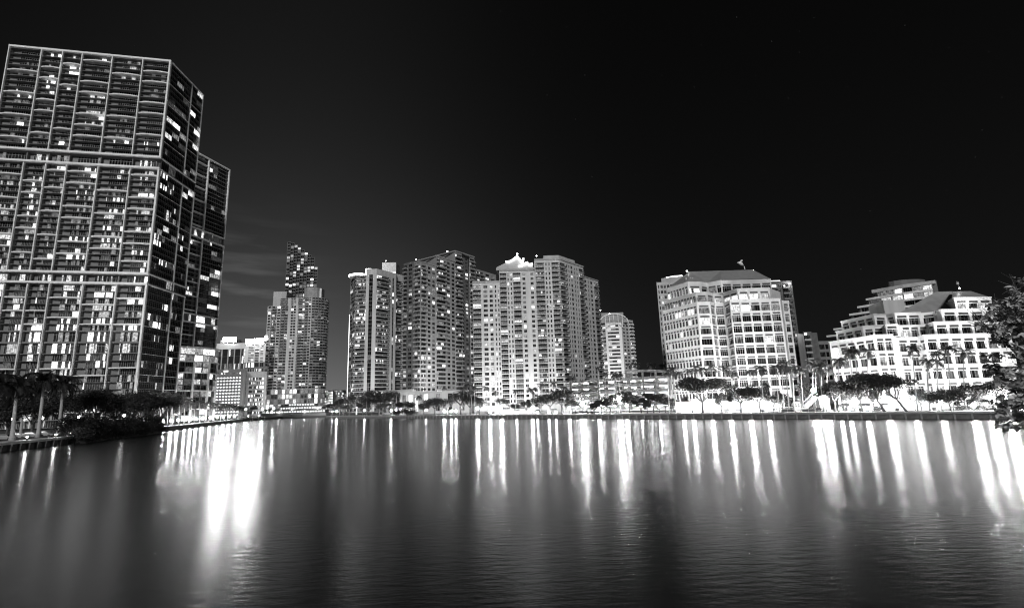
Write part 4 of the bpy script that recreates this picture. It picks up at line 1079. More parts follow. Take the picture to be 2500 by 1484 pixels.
mb = MB(); q1 = at(1617, 690, 304); mb.prism([xy(at(1616, 700, 304)), xy(at(1640, 700, 301)), xy(at(1672, 700, 299)), xy(at(1680, 700, 318)), xy(at(1620, 700, 322))], zt - .2, zt + 3.2, G_CREAM); b.part('penthouse', mb)
mb = MB()
mb.prism([xy(at(1628, 700, 306)), xy(at(1650, 700, 303)), xy(at(1668, 700, 302)), xy(at(1672, 700, 316)), xy(at(1632, 700, 318))], zt + 3.21, zt + 4.4, glow_mat('roof_rim_glow', 5)); b.part('lit_roof', mb)
b.finish(0)
b, A, B, zt = simple_tower('condo_tower', 'dim condo tower with a lit roof edge behind the right end of the terraced office', 1893, 1948, 686, 290, [('.', .2), ('B', 1), ('.', .2), ('w', .4), ('.', .2), ('B', 1), ('.', .1), ('w', .4), ('.', .2)], G_DARK, .04, K={'B': dict(s=0, h=.85, rd=1, p=.9, bk='solid', bm=G_MID, bh=.8, frame=G_FRAMED, nm=2)}, dep=18)
mb = MB(); q1, q2 = at(1880, 690, 292), at(1905, 690, 292); mb.box((q1.x, 292, zt + .05), (q2.x, 293, zt + .8), glow_mat('roof_rim_glow', 5)); b.part('lit_roof', mb)
b.finish(0, {'balcony': 40})
beacon(1928, 692, 288, 'star-like floodlight on the right shoulder of the dim condo tower', 150, .45, 3)
b, A, B, zt = simple_tower('apartment_building', 'dark plain gabled building between the two terraced offices, with one lamp', 1950, 1966, 815, 260, [('.', 1)], G_MID, 0, skew=2, yref=850); b.finish(0)
b, A, B, zt = simple_tower('apartment_building', 'dark balcony building in the gap between the two terraced offices', 1966, 1986, 810, 264, [('B', 1), ('.', .3)], G_DARK, .03, yref=850, K={'B': dict(s=0, h=.8, rd=1, p=.9, bk='solid', bm=G_GREY, bh=.7, frame=G_FRAMED, nm=1)}); b.finish(0)
b, A, B, zt = simple_tower('apartment_building', 'blank dark tower slab in the gap between the two terraced offices', 1986, 2000, 812, 270, [('.', 1)], G_DARK, 0, yref=850); b.finish(0)
b, A, B, zt = simple_tower('office_building', 'dark office with a grid of black windows beside the right terraced building', 1999, 2050, 832, 275, [('.', .15), ('W', 1), ('.', .15), ('w', .6), ('.', .15), ('w', .6), ('.', .15), ('W', 1), ('.', .15)], G_MID, .06, fh=4.0, yref=850, K={'W': dict(s=.2, h=.85, rd=.3, nm=3, frame=G_FRAMED, tr=False), 'w': dict(s=.2, h=.85, rd=.3, nm=0, frame=G_FRAMED, tr=False)}); b.finish(60)
beacon(1967, 815, 258, 'bright lamp on the roof of the dark gabled building', 120, .4, 2)

# ---------------- terraced building on the right
ry = 160.0
RB = Bld('office_building', 'bright white terraced building on the right with stepped roofs, partly behind the near tree', 'office', 'terraced offices', xy(at(2200, 900, ry)))
def rx(px, Y, y=850): return V2(at(px, y, Y))
fR = 4.45
DWr = Vector((-.16, 1, 0)).normalized()
m1 = rx(2140, ry - 4); m0 = walkto(m1, DWr, 2031, 880); m2 = rx(2184, ry - 4); m3 = rx(2192, ry + 3); m4 = rx(2248, ry + 4); m5 = rx(2262, ry); m6 = rx(2475, ry + 1)
zR1 = zat(m5.x, m5.y, 819); zq0 = 5.2; nR = max(3, round((zR1 - zq0) / fR)); fR = (zR1 - .4 - zq0) / nR
def cw(n, a='o', w=1.0, p=.22): return [('.', p)] + [(a, w), ('.', p)] * n
RK = {'o': dict(s=.08, h=.62, rd=.7, frame=G_FRAMED, nm=2, tr=False, shade=1, t=.08), 'O': dict(s=.06, h=.66, rd=.8, frame=G_FRAME, nm=2, tr=True, shade=1, t=.08), 'n': dict(s=.12, h=.6, rd=.6, frame=G_FRAME, nm=1, tr=False, shade=1)}
whm = mat('white_render', .78, .7, .07, .3, streak=True)
def rrun(segs, z, n, fh, top, lit=.08):
    for A, B, cs in segs: RB.face(A, B, z, n, fh, cs, whm, lit, RK, top=top, curt=.55)
seg1 = [(m0, m1, cw(5, 'o')), (m1, m2, cw(2, 'O', 1, .15)), (m2, m3, [('.', 1)]), (m3, m4, cw(2, 'O')), (m4, m5, cw(1, 'n')), (m5, m6, cw(7, 'o'))]
rrun(seg1, zq0, nR, fR, .4)
for A, B, cs in seg1: RB.face(A, B, 1.7, 1, zq0 - 1.7, [('O' if k != '.' else k, w) for k, w in cs], whm, .2, {'O': dict(s=.08, h=.9, rd=.5, frame=G_FRAME, nm=2, tr=False)})
z1_ = zq0 + nR * fR + .4
closed(RB, [m0, m1, m2, m3, m4, m5, m6], [m6 + Vector((6, 26, 0)), V2(m0) * 1.06 + Vector((1, 0, 0))], 2, z1_, whm, G_GREY)
# layer 2
zl2 = zat(rx(2285, ry).x, ry, 787)
h1 = zl2 - z1_
a0 = rx(2108, ry + 6, 810); aL = walkto(a0, Vector((-.10, 1, 0)).normalized(), 2042, 820); a1_ = rx(2160, ry + 4, 810); a2_ = rx(2164, ry + 1, 810); a3 = rx(2195, ry + 1, 810); a4 = rx(2200, ry + 5, 810); a5 = rx(2268, ry + 5, 810); a6 = rx(2281, ry + .6, 800); a7 = rx(2470, ry + 1.6, 800)
rrun([(aL, a0, cw(3)), (a0, a1_, cw(2)), (a1_, a2_, [('.', 1)]), (a2_, a3, cw(1, 'O', 1, .1)), (a3, a4, [('.', 1)]), (a4, a5, cw(3, 'O')), (a5, a6, cw(1, 'n')), (a6, a7, cw(6))], z1_, 1, h1 - .3, .3)
closed(RB, [aL, a0, a1_, a2_, a3, a4, a5, a6, a7], [a7 + Vector((5, 22, 0)), V2(aL) * 1.05 + Vector((1, 0, 0))], z1_, zl2, whm, G_GREY)
# layer 3
zl3 = zat(rx(2300, ry).x, ry, 756); h2 = zl3 - zl2
b0 = rx(2136, ry + 7, 785); bL = walkto(b0, Vector((-.10, 1, 0)).normalized(), 2054, 795); b1 = rx(2166, ry + 9, 785); b2_ = rx(2187, ry + 6, 785); b3 = rx(2250, ry + 6, 785); b4_ = rx(2288, ry + 4, 780); b5 = rx(2299, ry + 1.2, 770); b6 = rx(2440, ry + 2.2, 770)
rrun([(bL, b0, cw(4)), (b0, b1, cw(1)), (b1, b2_, cw(1, 'n')), (b2_, b3, cw(2, 'O', 1, .12)), (b3, b4_, cw(1)), (b4_, b5, [('.', 1)]), (b5, b6, cw(4, 'o'))], zl2, 1, h2 - .3, .3)
closed(RB, [bL, b0, b1, b2_, b3, b4_, b5, b6], [b6 + Vector((4, 18, 0)), V2(bL) * 1.04 + Vector((1, 0, 0))], zl2, zl3, whm, G_ROOF)
# layer 4
zl4 = zat(rx(2370, ry).x, ry, 725)
d0 = rx(2331, ry + 2, 740); dL = rx(2318, ry + 8, 740); d1 = rx(2422, ry + 3, 740)
rrun([(dL, d0, [('.', 1)]), (d0, d1, cw(3, 'o', 1, .15))], zl3, 1, zl4 - zl3 - .4, .4, .4)
closed(RB, [dL, d0, d1], [d1 + Vector((3, 14, 0)), dL + Vector((2, 10, 0))], zl3, zl4, whm, G_ROOF)
# roofs
mb = MB()
def hip(a, b_, c, d_, e, f, z0, z1, m=G_ROOF):
    """four eaves corners, two ridge ends"""
    A_, B_, C_, D_ = [Vector((p.x, p.y, z0)) for p in (a, b_, c, d_)]; E1, F1 = Vector((e.x, e.y, z1)), Vector((f.x, f.y, z1))
    for p in ((A_, B_, F1, E1), (B_, C_, F1), (C_, D_, E1, F1), (D_, A_, E1)): mb.q([tuple(v) for v in p], m)
hip(rx(2190, ry + 8, 780), rx(2322, ry + 6, 760), rx(2335, ry + 26, 750), rx(2215, ry + 26, 760), rx(2290, ry + 15, 740), rx(2330, ry + 15, 730), zl3 + .01, at(2330, 711, ry + 15).z)
hip(rx(2326, ry + 2, 740), rx(2424, ry + 3, 740), rx(2430, ry + 17, 740), rx(2330, ry + 17, 740), rx(2328, ry + 12, 720), rx(2372, ry + 12, 720), zl4 + .01, at(2350, 711, ry + 12).z)
hip(rx(2054, ry + 30, 795), rx(2136, ry + 7, 785), rx(2200, ry + 20, 770), rx(2100, ry + 40, 780), rx(2120, ry + 25, 770), rx(2160, ry + 18, 765), zl3 + .02, zl3 + 2.2)
RB.part('hip_roof', mb)
mb = MB(); g1, g2 = at(2158, 750, ry + 20), at(2210, 750, ry + 20)
mb.prism([xy(g1), xy(g2), (g2.x + 3, g2.y + 12), (g1.x + 3, g1.y + 12)], zl3 - .1, at(2190, 732, ry + 20).z, G_CREAM); RB.part('plant_room', mb)
for pp, z in (([m0, m1, m2], z1_), ([m4, m5, m6], z1_), ([a5, a6, a7], zl2), ([b4_, b5, b6], zl3), ([dL, d0, d1], zl4), ([aL, a0, a1_], zl2), ([bL, b0, b1, b2_, b3], zl3)): cornice(RB, pp, z, .3, .25, whm, 'coping')
RB.finish(300)
p = at(2345, 710, ry + 12)
an = thing('antenna_mast', 'thin antenna mast on the roof of the right white terraced building', 'antenna', p)
mb = MB(); mb.tube([(0, 0, -1), (-.6, 0, 3.4)], .09, G_GREY, 5); mb.box((-.9, -.2, 2.2), (-.2, .2, 3), G_GREY); ob('mast', mb.mesh('m'), an)
beacon(2343, 704, ry + 10, 'bright beacon at the foot of the antenna on the right building', 60, .22, 1)

# ---------------- stepped apartment block behind it
SB = Bld('apartment_building', 'dark stepped apartment block with pale balcony bands rising behind the right white building', 'building', None, xy(at(2200, 800, 250)))
DS = Vector((.545, -.84, 0)).normalized()
s_r = V2(at(2212, 760, 247)); s_e = walkto(s_r, Vector((.75, -.66, 0)).normalized(), 2288, 760)
lv_ = [(2132, 716), (2110, 731), (2089, 746), (2069, 761), (2049, 776), (2031, 790), (2031, 802), (2033, 814), (2034, 827), (2035, 840)]
ztop = zat(s_r.x, s_r.y, 703)
for i, (px, py) in enumerate(lv_):
    A = walkto(s_r, -DS, px + 10, py)
    z1 = ztop - i * 3.25
    for AA, BB, n_ in ((A, s_r, 3 + i // 2), (s_r, s_e, 3)):
        SB.face(AA, BB, z1 - 3.25, 1, 3.25, [('.', .08)] + [('v', 1), ('.', .08)] * n_, G_GREY, .12 if i > 1 else .4, {'v': dict(s=0, h=.97, rd=.9, frame=G_FRAMED, nm=3, tr=False)})
        u = (BB - AA).normalized(); n2 = Vector((u.y, -u.x, 0)); mb = MB()
        x = 5 if AA is A else 0
        mb.prism([xy(AA - u * x + n2 * 1.5), xy(BB + n2 * 1.5), xy(BB + n2 * .02), xy(AA - u * x * .3 + n2 * .02)], z1 - 3.45, z1 - 2.45, G_WHITE); SB.part('balcony', mb)
    closed(SB, [A, s_r, s_e], [s_e + Vector((12, 12, 0)), A + Vector((8, 14, 0))], z1 - 3.25, z1, G_DARK)
mb = MB(); mb.prism([xy(walkto(s_r, -DS, 2128, 712)), xy(s_r + DS * .5), xy(s_e + Vector((1, -1, 0))), xy(s_e + Vector((8, 10, 0))), xy(s_r + Vector((6, 22, 0)))], ztop, ztop + 1.6, G_CREAM); SB.part('parapet', mb)
mb = MB(); cc = at(2213, 690, 262); mb.prism([(cc.x + 9 * math.cos(2 * math.pi * i / 14), cc.y + 5 * math.sin(2 * math.pi * i / 14)) for i in range(14)], ztop + 1.5, at(2213, 683, 258).z, G_MID); SB.part('plant_room', mb)
mb = MB(); mb.prism([xy(s_e + Vector((.5, 1, 0))), xy(s_e + Vector((4, 2, 0))), xy(s_e + Vector((6, 8, 0))), xy(s_e + Vector((2, 8, 0)))], 2, ztop + 1.9, G_MID); SB.part('stair_tower', mb)
SB.finish(80)

# ---------------- far low blocks behind the yacht
rnd = random.Random(3)
for i, (x0, x1, yt, Y, lab) in enumerate(((783, 800, 953, 700, 'low far lit block just right of the pale apartment tower'), (800, 812, 955, 690, 'far brightly lit block behind the yacht stern'), (812, 838, 952, 720, 'widest of the far lit blocks between the two tower groups'), (836, 850, 962, 650, 'far lit block at the foot of the ring-crowned condo'))):
    A, B = V2(at(x0, 970, Y)), V2(at(x1, 970, Y)); zt = zat(A.x, A.y, yt)
    b = Bld('apartment_building', lab, 'building', 'far lit blocks', xy(A)); n = max(3, int((zt - 2) / 3.2))
    b.face(A, B, 2, n, (zt - 2) / n, [('.', .2), ('w', 1), ('.', .2), ('w', 1)] * (2 if x1 - x0 < 20 else 4), G_WHITE, .5 if i != 1 else 1.4, {'w': dict(s=.2, h=.8, rd=.3, nm=0, tr=False)})
    closed(b, [A, B], [B + Vector((-3, 20, 0)), A + Vector((-3, 20, 0))], 2, zt, G_WHITE); b.finish(0)

# ---------------- podiums, terraces and low walls on the island
def pod(label, name, pxs, Ys, ytop, cols, fh, lit, m=G_CREAM, yref=960, K=None, z0=1.7, back=15, corn=True, cat='building'):
    pts = [V2(at(px, yref, Y)) for px, Y in zip(pxs, Ys)]
    zt = zat(pts[0].x, pts[0].y, ytop)
    b = Bld(name, label, cat, None, xy(pts[0])); n = max(1, round((zt - z0) / fh)); fh = (zt - z0) / n
    for A, B in zip(pts, pts[1:]): b.face(A, B, z0, n, fh, cols, m, lit, K or {})
    closed(b, pts, [pts[-1] + Vector((0, back, 0)), pts[0] + Vector((0, back, 0))], z0, zt, m, G_GREY)
    if corn: cornice(b, pts, zt, .5, .5, m)
    b.finish(80); return b
pod('pale podium with a colonnade at the foot of the grey condo tower', 'podium_building', (934, 1010), (352, 340), 955, [('.', .3), ('w', 1)] * 6 + [('.', .3)], 4.5, .5)
pod('tall pale entrance pavilion with dark window slots before the grey condo tower', 'pavilion', (976, 1026), (325, 322), 958, [('.', .5), ('O', .8), ('.', .5), ('O', .8), ('.', .5), ('O', .8), ('.', .4)], 14, .8, K={'O': dict(s=.12, h=.88, rd=.8, nm=1, tr=True)})
pod('plain pale wing wall right of the entrance pavilion', 'podium_building', (1026, 1145), (325, 312), 958, [('.', .4), ('w', .5), ('.', .5)] * 4, 5.5, .35)

# ================================================================ PARK FURNITURE AND LIGHTS
def floodlight(label, p, target, power, w=1.6, group='ground floodlights', spread=None):
    t = thing('floodlight', label, 'floodlight', p, 0, group)
    d = (Vector(target) - Vector(p)); rot = d.to_track_quat('-Z', 'Y').to_matrix().to_4x4()
    mb = MB(); mb.box((-w / 2 - .1, -.35, .02), (w / 2 + .1, .35, .3), G_BLACK); ob('housing', mb.mesh('h'), t, Matrix.Translation((0, 0, .5)) @ rot)
    mb = MB(); mb.box((-.08, -.08, -.02), (.08, .08, .45), G_BLACK); ob('stand', mb.mesh('s'), t)
    l = bpy.data.lights.new('flood', 'AREA'); l.shape = 'RECTANGLE'; l.size = w; l.size_y = .6; l.energy = power
    if spread: l.spread = math.radians(spread)
    lo = bpy.data.objects.new('lamp', l); COL.objects.link(lo); lo.parent = t; lo.matrix_local = Matrix.Translation((0, 0, .5)) @ rot
    return t
def on(px, Y, z=GZ, y=990): 
    v = ray(px, y); k = Y / v.y; return Vector((v.x * k, Y, z))
# floods on the cream condo
for i, (px, w_) in enumerate(((1170, 'at the left end'), (1215, 'below the second bay'), (1262, 'under the arched crown'), (1310, 'below the middle wall'), (1352, 'at the right corner'))):
    p = on(px, gY - 16, 2.2); floodlight('ground floodlight washing the cream condo ' + w_, p, (p.x, gY, 44), 3600, 3)
for i, (px, w_) in enumerate(((1035, 'near its left stack'), (1085, 'near its middle'), (1130, 'near its right end'))):
    p = on(px, 331, 16.5, 950); floodlight('floodlight on the podium washing the grey condo ' + w_, p, (p.x + 8, 372, 60), 7000, 3)
for i, (px, w_) in enumerate(((880, 'below its rounded corner'), (935, 'below its wide balconies'))):
    p = on(px, 362, 2.2); floodlight('ground floodlight washing the ring-crowned condo ' + w_, p, (p.x + 5, 400, 50), 9000, 3)
for i, (px, w_) in enumerate(((1650, 'at the left wing'), (1700, 'at the left corner'), (1750, 'at the recess'), (1800, 'at the centre'), (1850, 'right of the centre'), (1900, 'at the right corner'))):
    p = on(px, oy - 11 if px > 1660 else oy + 6, 3.0); floodlight('floodlight washing the terraced office ' + w_, p, (p.x, oy + 6, 28), 3800, 3)
for i, (px, w_) in enumerate(((2060, 'at its left wing'), (2110, 'left of its corner'), (2165, 'at its corner'), (2225, 'at its recess'), (2290, 'in its middle'), (2350, 'before its right part'), (2410, 'behind the near tree'), (2470, 'at its far right end'))):
    p = on(px, ry - 13, 3.0); floodlight('floodlight washing the right white building ' + w_, p, (p.x, ry, 17), 3400, 3)
p = on(1500, 430, 3); floodlight('ground floodlight washing the arched condo', p, (p.x, 455, 50), 14000, 3)
# towers on the left are lit from their own podium
for px, w_ in ((288, 'seen at its foot'),):
    p = on(px, 207, 16, 945); floodlight('park floodlight aimed up at the huge grid tower ' + w_, p, (p.x * 1.15, 226, 110), 2500, 2, spread=75)

p = V2(rx(2372, ry - .2, 750)); p.z = zl3 + .1; floodlight('terrace floodlight aimed at the top block of the right white building', p, (p.x, ry + 3, zl4 - 1), 300, 1.5)
# lamps
def globe_lamp(px, off, h, s, r, label, group='park lamps', P_=None, base_z=GZ):
    p = P_ or sp(px, off, base_z)
    t = thing('park_lamp', label, 'lamp', p, 0, group); s = s * 4; r = r * 1.55  # globes enlarged so their size stands in for glare
    post = cached(('post', h), lambda: (lambda m: (m.tube([(0, 0, 0), (0, 0, h)], [.09, .05], G_BLACK, 6), m.tube([(0, 0, 0), (0, 0, .3)], [.16, .12], G_BLACK, 6), m.mesh('post'))[-1])(MB()))
    gl = cached(('globe', r, s, h), lambda: (lambda m: (m.ball((0, 0, h + r * .9), r, glow_mat('lamp_glow_%g' % s, s), 7, 5), m.mesh('globe', True))[-1])(MB()))
    ob('post', post, t); ob('globe', gl, t); return t
lamps = [  # px, offset from the wall, height, strength, radius, where
 (822, 6, 2.5, 90, .30, 'at the river mouth end of the park'), (812, 9, 2.5, 60, .25, 'second from the river mouth'), (890, 8, 3, 50, .22, 'under the trees before the ring-crowned condo'),
 (955, 10, 2.5, 120, .26, 'between two palms before the ring-crowned condo'), (967, 12, 2.5, 80, .25, 'just left of the black bushes on the wall'), (1040, 14, 3, 60, .22, 'before the plain pale wing wall'),
 (1085, 12, 1.5, 120, .28, 'left of the dense tree by the grey condo'), (1102, 14, 1.5, 150, .30, 'under the dense tree by the grey condo'), (1113, 10, 1.5, 90, .26, 'right of the dense tree by the grey condo'),
 (1166, 20, 2.5, 200, .35, 'beside the leaning palms left of the lawn'), (1196, 4, 1, 200, .32, 'low on the lawn left of the slim palm'), (1224, 4, 1, 220, .34, 'low on the lawn right of the slim palm'), (1225, 30, 3, 160, .40, 'behind the umbrella-shaped tree'),
 (1261, 3, .5, 60, .2, 'at the foot of the slim middle palm'), (1300, 14, 2, 90, .35, 'by the left end of the planter trees'), (1312, 4, .5, 70, .2, 'under the first planter tree'), (1340, 4, .5, 90, .22, 'under the second planter tree'), (1357, 4, .5, 60, .2, 'between the planter trees'), (1390, 9, 2, 80, .3, 'under the last planter tree'),
 (1422, 14, 3.2, 220, .48, 'brightest under the feathery trees left of the garage'), (1447, 16, 2.6, 220, .42, 'on the path before the garage'), (1462, 12, 1.4, 120, .34, 'by the clipped bushes before the garage'), (1513, 12, 5.0, 220, .40, 'star-like among the low trees before the garage'), (1530, 14, 2.4, 100, .3, 'right of the star-like lamp'), (1566, 12, 2, 80, .25, 'between two low trees before the garage'), (1610, 14, 2, 60, .25, 'before the right end of the garage'),
 (1668, 8, 1.2, 60, .26, 'at the left end of the glaring white wall'), (1692, 9, 1.6, 90, .26, 'added before the glaring wall, left of the umbrella tree'), (1738, 9, 1.6, 100, .26, 'added before the glaring wall, right of the umbrella tree'), (1783, 8, 1.6, 130, .28, 'added before the glaring wall, left of the round tree'), (1832, 8, 1.6, 130, .28, 'added before the glaring wall, between the round and the oval tree'), (1876, 9, 1.6, 90, .26, 'added before the glaring wall, right of the oval tree'),  # unseen lamps before the glaring wall, added to brighten the water streaks
 (1905, 22, 3.0, 150, .4, 'under the palms at the right end of the office'), (1930, 28, 3, 120, .4, 'before the stair to the plaza'), (1993, 16, 5.5, 260, .42, 'bright among the palms in the gap'), (2018, 14, 3.6, 150, .35, 'right of the bright gap lamp'), (2052, 5, .5, 90, .22, 'low beside the round tree'), (2075, 5, .5, 90, .22, 'low right of the round tree'), (2117, 5, .5, 110, .24, 'low on the edge before the leaning tree'),
 (2170, 12, 3, 90, .3, 'behind the leaning trees'), (2235, 10, 3, 70, .25, 'between the two tall middle palms'), (2300, 8, 2, 90, .25, 'left of the last broad tree'), (2378, 5, .8, 240, .30, 'star-like on the lawn right of the last broad tree'), (2420, 8, 2.5, 120, .32, 'half behind the near branch'), (2463, 8, 2.5, 200, .35, 'behind the near foliage')]
for px, off, h, s, r, w_ in lamps: globe_lamp(px, off, h, s, r, 'park lamp ' + w_)
# left promenade lamps, near bollard lamps
def lerp_pr(t):
    return pr_[0].lerp(pr_[1], t * 2) if t < .5 else pr_[1].lerp(pr_[2], t * 2 - 1)
plabs = ['first, next to the mangroves', 'second from the mangroves', 'third from the mangroves', 'fourth from the mangroves', 'fifth from the mangroves', 'in the middle of the row', 'just past the middle of the row', 'fifth from the point', 'fourth from the point', 'third from the point', 'second from the point', 'last, at the point']
prn = Vector((-.95, .3, 0))
for i in range(12):
    p = lerp_pr((i + .4) / 12.2); q = Vector((p.x - 5, p.y + 4, 1.66))
    globe_lamp(0, 0, 1.6, 90 if i % 3 else 170, .30, 'lamp under the promenade palms, ' + plabs[i], 'promenade lamps', q)
for i, (px, w_) in enumerate(((60, 'left'), (130, 'middle'), (170, 'right'))):
    v = [ql[1] + d * Lq * t for t in (.32, .68, .90)][i]; q = Vector((v.x, v.y, 1.79)) + nn * .8
    t_ = thing('bollard_lamp', 'mushroom bollard lamp on the quay, ' + w_ + ' of the three', 'lamp', q, 0, 'quay bollards')
    mb = MB(); mb.tube([(0, 0, 0), (0, 0, .55)], .1, G_BLACK, 8); mb.tube([(0, 0, .75), (0, 0, .85), (0, 0, .9)], [.32, .25, .02], G_BLACK, 10); ob('post', mb.mesh('p'), t_)
    mb = MB(); mb.tube([(0, 0, .55), (0, 0, .75)], [.14, .2], glow_mat('bollard_glow', 160), 10); ob('globe', mb.mesh('g'), t_)
t_ = globe_lamp(0, 0, 6.5, 30, .22, 'tall lamp post at the left edge above the quay', 'quay lamps', ql[1] + d * 1.2 + nn * 6 + Vector((0, 0, 1.52)))
# mooring posts off the point
for i, (dx2, w_) in enumerate(((5, 'nearest the point'), (8, 'in the middle'), (11, 'farthest out'))):
    q = pr_[2] + Vector((dx2, 3 + i * 2, 0)); t_ = thing('mooring_post', 'dark mooring post with white cap off the point, ' + w_, 'post', q, 0, 'mooring posts')
    mb = MB(); mb.tube([(0, 0, -1.5), (0, 0, 2.2)], .3, G_DARK, 8); ob('post', mb.mesh('p'), t_)
    mb = MB(); mb.tube([(0, 0, 2.2), (0, 0, 2.9)], [.42, .08], G_WHITE, 8); ob('cap', mb.mesh('c'), t_)

# white retaining wall in front of the office, planters, stair, board
def low_wall(name, label, pxa, pxb, Ya, Yb, ztop, m, th=.6, cat='wall', npan=6, z0=GZ):
    A, B = on(pxa, Ya), on(pxb, Yb); u = (V2(B) - V2(A)).normalized(); n2 = Vector((-u.y, u.x, 0)); L = (V2(B) - V2(A)).length
    t = thing(name, label, cat, A)
    for i in range(npan):
        mb = MB(); a = u * (L * i / npan + .02); b_ = u * (L * (i + 1) / npan - .02)
        mb.prism([xy(a), xy(b_), xy(b_ + n2 * th), xy(a + n2 * th)], 0, ztop - z0, m); ob('panel', mb.mesh('pl'), t)
    mb = MB(); e_ = u * L; mb.prism([xy(-n2 * .08 - u * .05), xy(e_ - n2 * .08 + u * .05), xy(e_ + n2 * (th + .08) + u * .05), xy(n2 * (th + .08) - u * .05)], ztop - z0 + .003, ztop - z0 + .15, m); ob('coping', mb.mesh('cp'), t)
    return t
low_wall('retaining_wall', 'glaring white retaining wall before the terraced office', 1652, 1915, shoreY(1652) + 13, shoreY(1915) + 15, 5.2, G_WHITE, npan=8)
low_wall('retaining_wall', 'white retaining wall at the foot of the right white building', 2060, 2330, shoreY(2060) + 14, shoreY(2330) + 15, 4.4, G_WHITE, npan=8)
low_wall('planter_wall', 'plain grey planter wall on the lawn before the cream condo', 1172, 1392, shoreY(1172) + 14, shoreY(1392) + 14, 3.0, G_CREAM, npan=5)
for px, w_ in ((1690, 'left'), (1770, 'centre'), (1860, 'right')):
    p = sp(px, 8.5); floodlight('low floodlight aimed at the glaring white wall, ' + w_ + ' of three', p, (p.x + 1, p.y + 6, 3.2), 5200, .7, 'wall floodlights')
for px, w_ in ((2100, 'left'), (2190, 'centre'), (2280, 'right')):
    p = sp(px, 9); floodlight('low floodlight aimed at the wall of the right building, ' + w_ + ' of three', p, (p.x + 1, p.y + 6, 3.0), 1500, .7, 'wall floodlights')
A = on(1960, 158, GZ); t = thing('stairway', 'white open stairway climbing to the plaza between the offices', 'stairs', A)
for i in range(12):
    mb = MB(); mb.box((i * .42, 0, i * .36), (i * .42 + .5, 3, i * .36 + .36), G_WHITE); ob('step', mb.mesh('s'), t)
for y_ in (-.15, 3.05):
    mb = MB(); mb.tube([(0, y_, 1.0), (5.2, y_, 5.4)], .07, G_RAILW, 5)
    for i in range(0, 13, 3): mb.tube([(i * .42, y_, 0), (i * .42, y_, 1.0 + i * .36)], .05, G_RAILW, 4)
    ob('handrail', mb.mesh('r'), t)
mb = MB(); mb.box((5.05, -.2, 0), (8, 3.4, 4.5), G_GREY); ob('landing', mb.mesh('l'), t)
# white notice board
p = sp(1948, 4); t = thing('notice_board', 'white two-panel notice board with small dark pictograms by the seawall', 'sign', p)
mb = MB(); mb.box((-.95, -.06, .5), (.95, .06, 3.1), G_WHITE); ob('board', mb.mesh('b'), t)
mb = MB()
for x, z in ((-.45, 2.2), (.35, 2.15), (-.4, 1.7), (.4, 1.65)):
    mb.box((x - .22, -.09, z - .08), (x + .22, -.063, z + .08), G_DARK); mb.box((x - .1, -.09, z + .09), (x + .1, -.063, z + .2), G_DARK)
ob('marking', mb.mesh('m'), t)
mb = MB(); mb.box((-.8, -.05, 0), (-.7, .05, .5), G_BLACK); mb.box((.7, -.05, 0), (.8, .05, .5), G_BLACK); ob('post', mb.mesh('p'), t)
# low railings either side
for pa_, pb_, w_ in ((1908, 1938, 'left'), (1958, 1990, 'right')):
    A, B = sp(pa_, 5), sp(pb_, 5); L = (B - A).length; u = (B - A).normalized()
    t = thing('railing', 'low grey railing panel ' + w_ + ' of the white notice board', 'railing', A, math.atan2(u.y, u.x))
    mb = MB(); mb.box((0, -.04, .9), (L, .04, 1.0), G_RAILW); mb.box((0, -.02, .15), (L, .02, .85), G_MID); ob('panel', mb.mesh('p'), t)
    for k in (0, .5, 1): mb = MB(); mb.box((L * k - .05, -.06, 0), (L * k + .05, .06, 1.05), G_RAILW); ob('post', mb.mesh('q'), t)
# benches on the lawn edge
for px, w_ in ((1770, 'left'), (1800, 'right')):
    p = sp(px, 7); t = thing('park_bench', 'small park bench beside the glaring wall, ' + w_ + ' of two', 'bench', p, ra)
    mb = MB(); mb.box((-1, -.25, .42), (1, .25, .48), G_GREY); ob('seat', mb.mesh('s'), t)
    mb = MB(); mb.box((-1, .2, .55), (1, .26, .95), G_GREY); ob('backrest', mb.mesh('b'), t)
    for x in (-.8, .8): mb = MB(); mb.box((x - .05, -.22, 0), (x + .05, .22, .415), G_BLACK); ob('leg', mb.mesh('l'), t)
# swim ladder rail
p = sp(1481, 1.0, GZ + .06); t = thing('ladder_rail', 'pair of curved grab rails at the top of the seawall before the garage', 'rail', p, ra)
mb = MB()
for x in (-.35, .35): mb.tube([(x, -.6, -.4), (x, -.5, .9), (x, -.1, 1.3), (x, .4, 1.0), (x, .5, 0)], .05, G_WHITE, 6)
ob('rail', mb.mesh('r'), t)

# ================================================================ BOATS
t = thing('yacht', 'long three-deck dinner yacht moored at the river mouth, its windows lit', 'yacht', at(720, 1018, 428) * 1)
t.location = (at(720, 1018, 428).x, 428, 0)
Lh = (at(800, 1015, 428).x - at(638, 1015, 428).x); x0 = -Lh / 2
mb = MB(); secs = []
for i in range(17):
    s_ = i / 16; w = 4.6 * min(1, (s_ * 3.2) ** .6) if s_ > 0 else .05; zt = 4.6 - 1.1 * min(1, s_ * 1.8) ** .7
    xo = x0 + s_ * Lh
    secs.append([(xo + (1.8 * (1 - s_) if s_ < .15 else 0), -w * .55, -.4), (xo, -w, 1.6), (xo - (1.5 if s_ == 0 else 0), -w * 1.02, zt), (xo - (1.5 if s_ == 0 else 0), w * 1.02, zt), (xo, w, 1.6), (xo + (1.8 * (1 - s_) if s_ < .15 else 0), w * .55, -.4)])
hm = mat('hull_paint', .34, .3, .1, .3)
for a, b_ in zip(secs, secs[1:]):
    for j in range(5): mb.q([a[j], b_[j], b_[j + 1], a[j + 1]], hm, True)
mb.q(secs[-1][::-1], hm, True); mb.q(secs[0], hm, True)
ob('hull', mb.mesh('hull'), t)
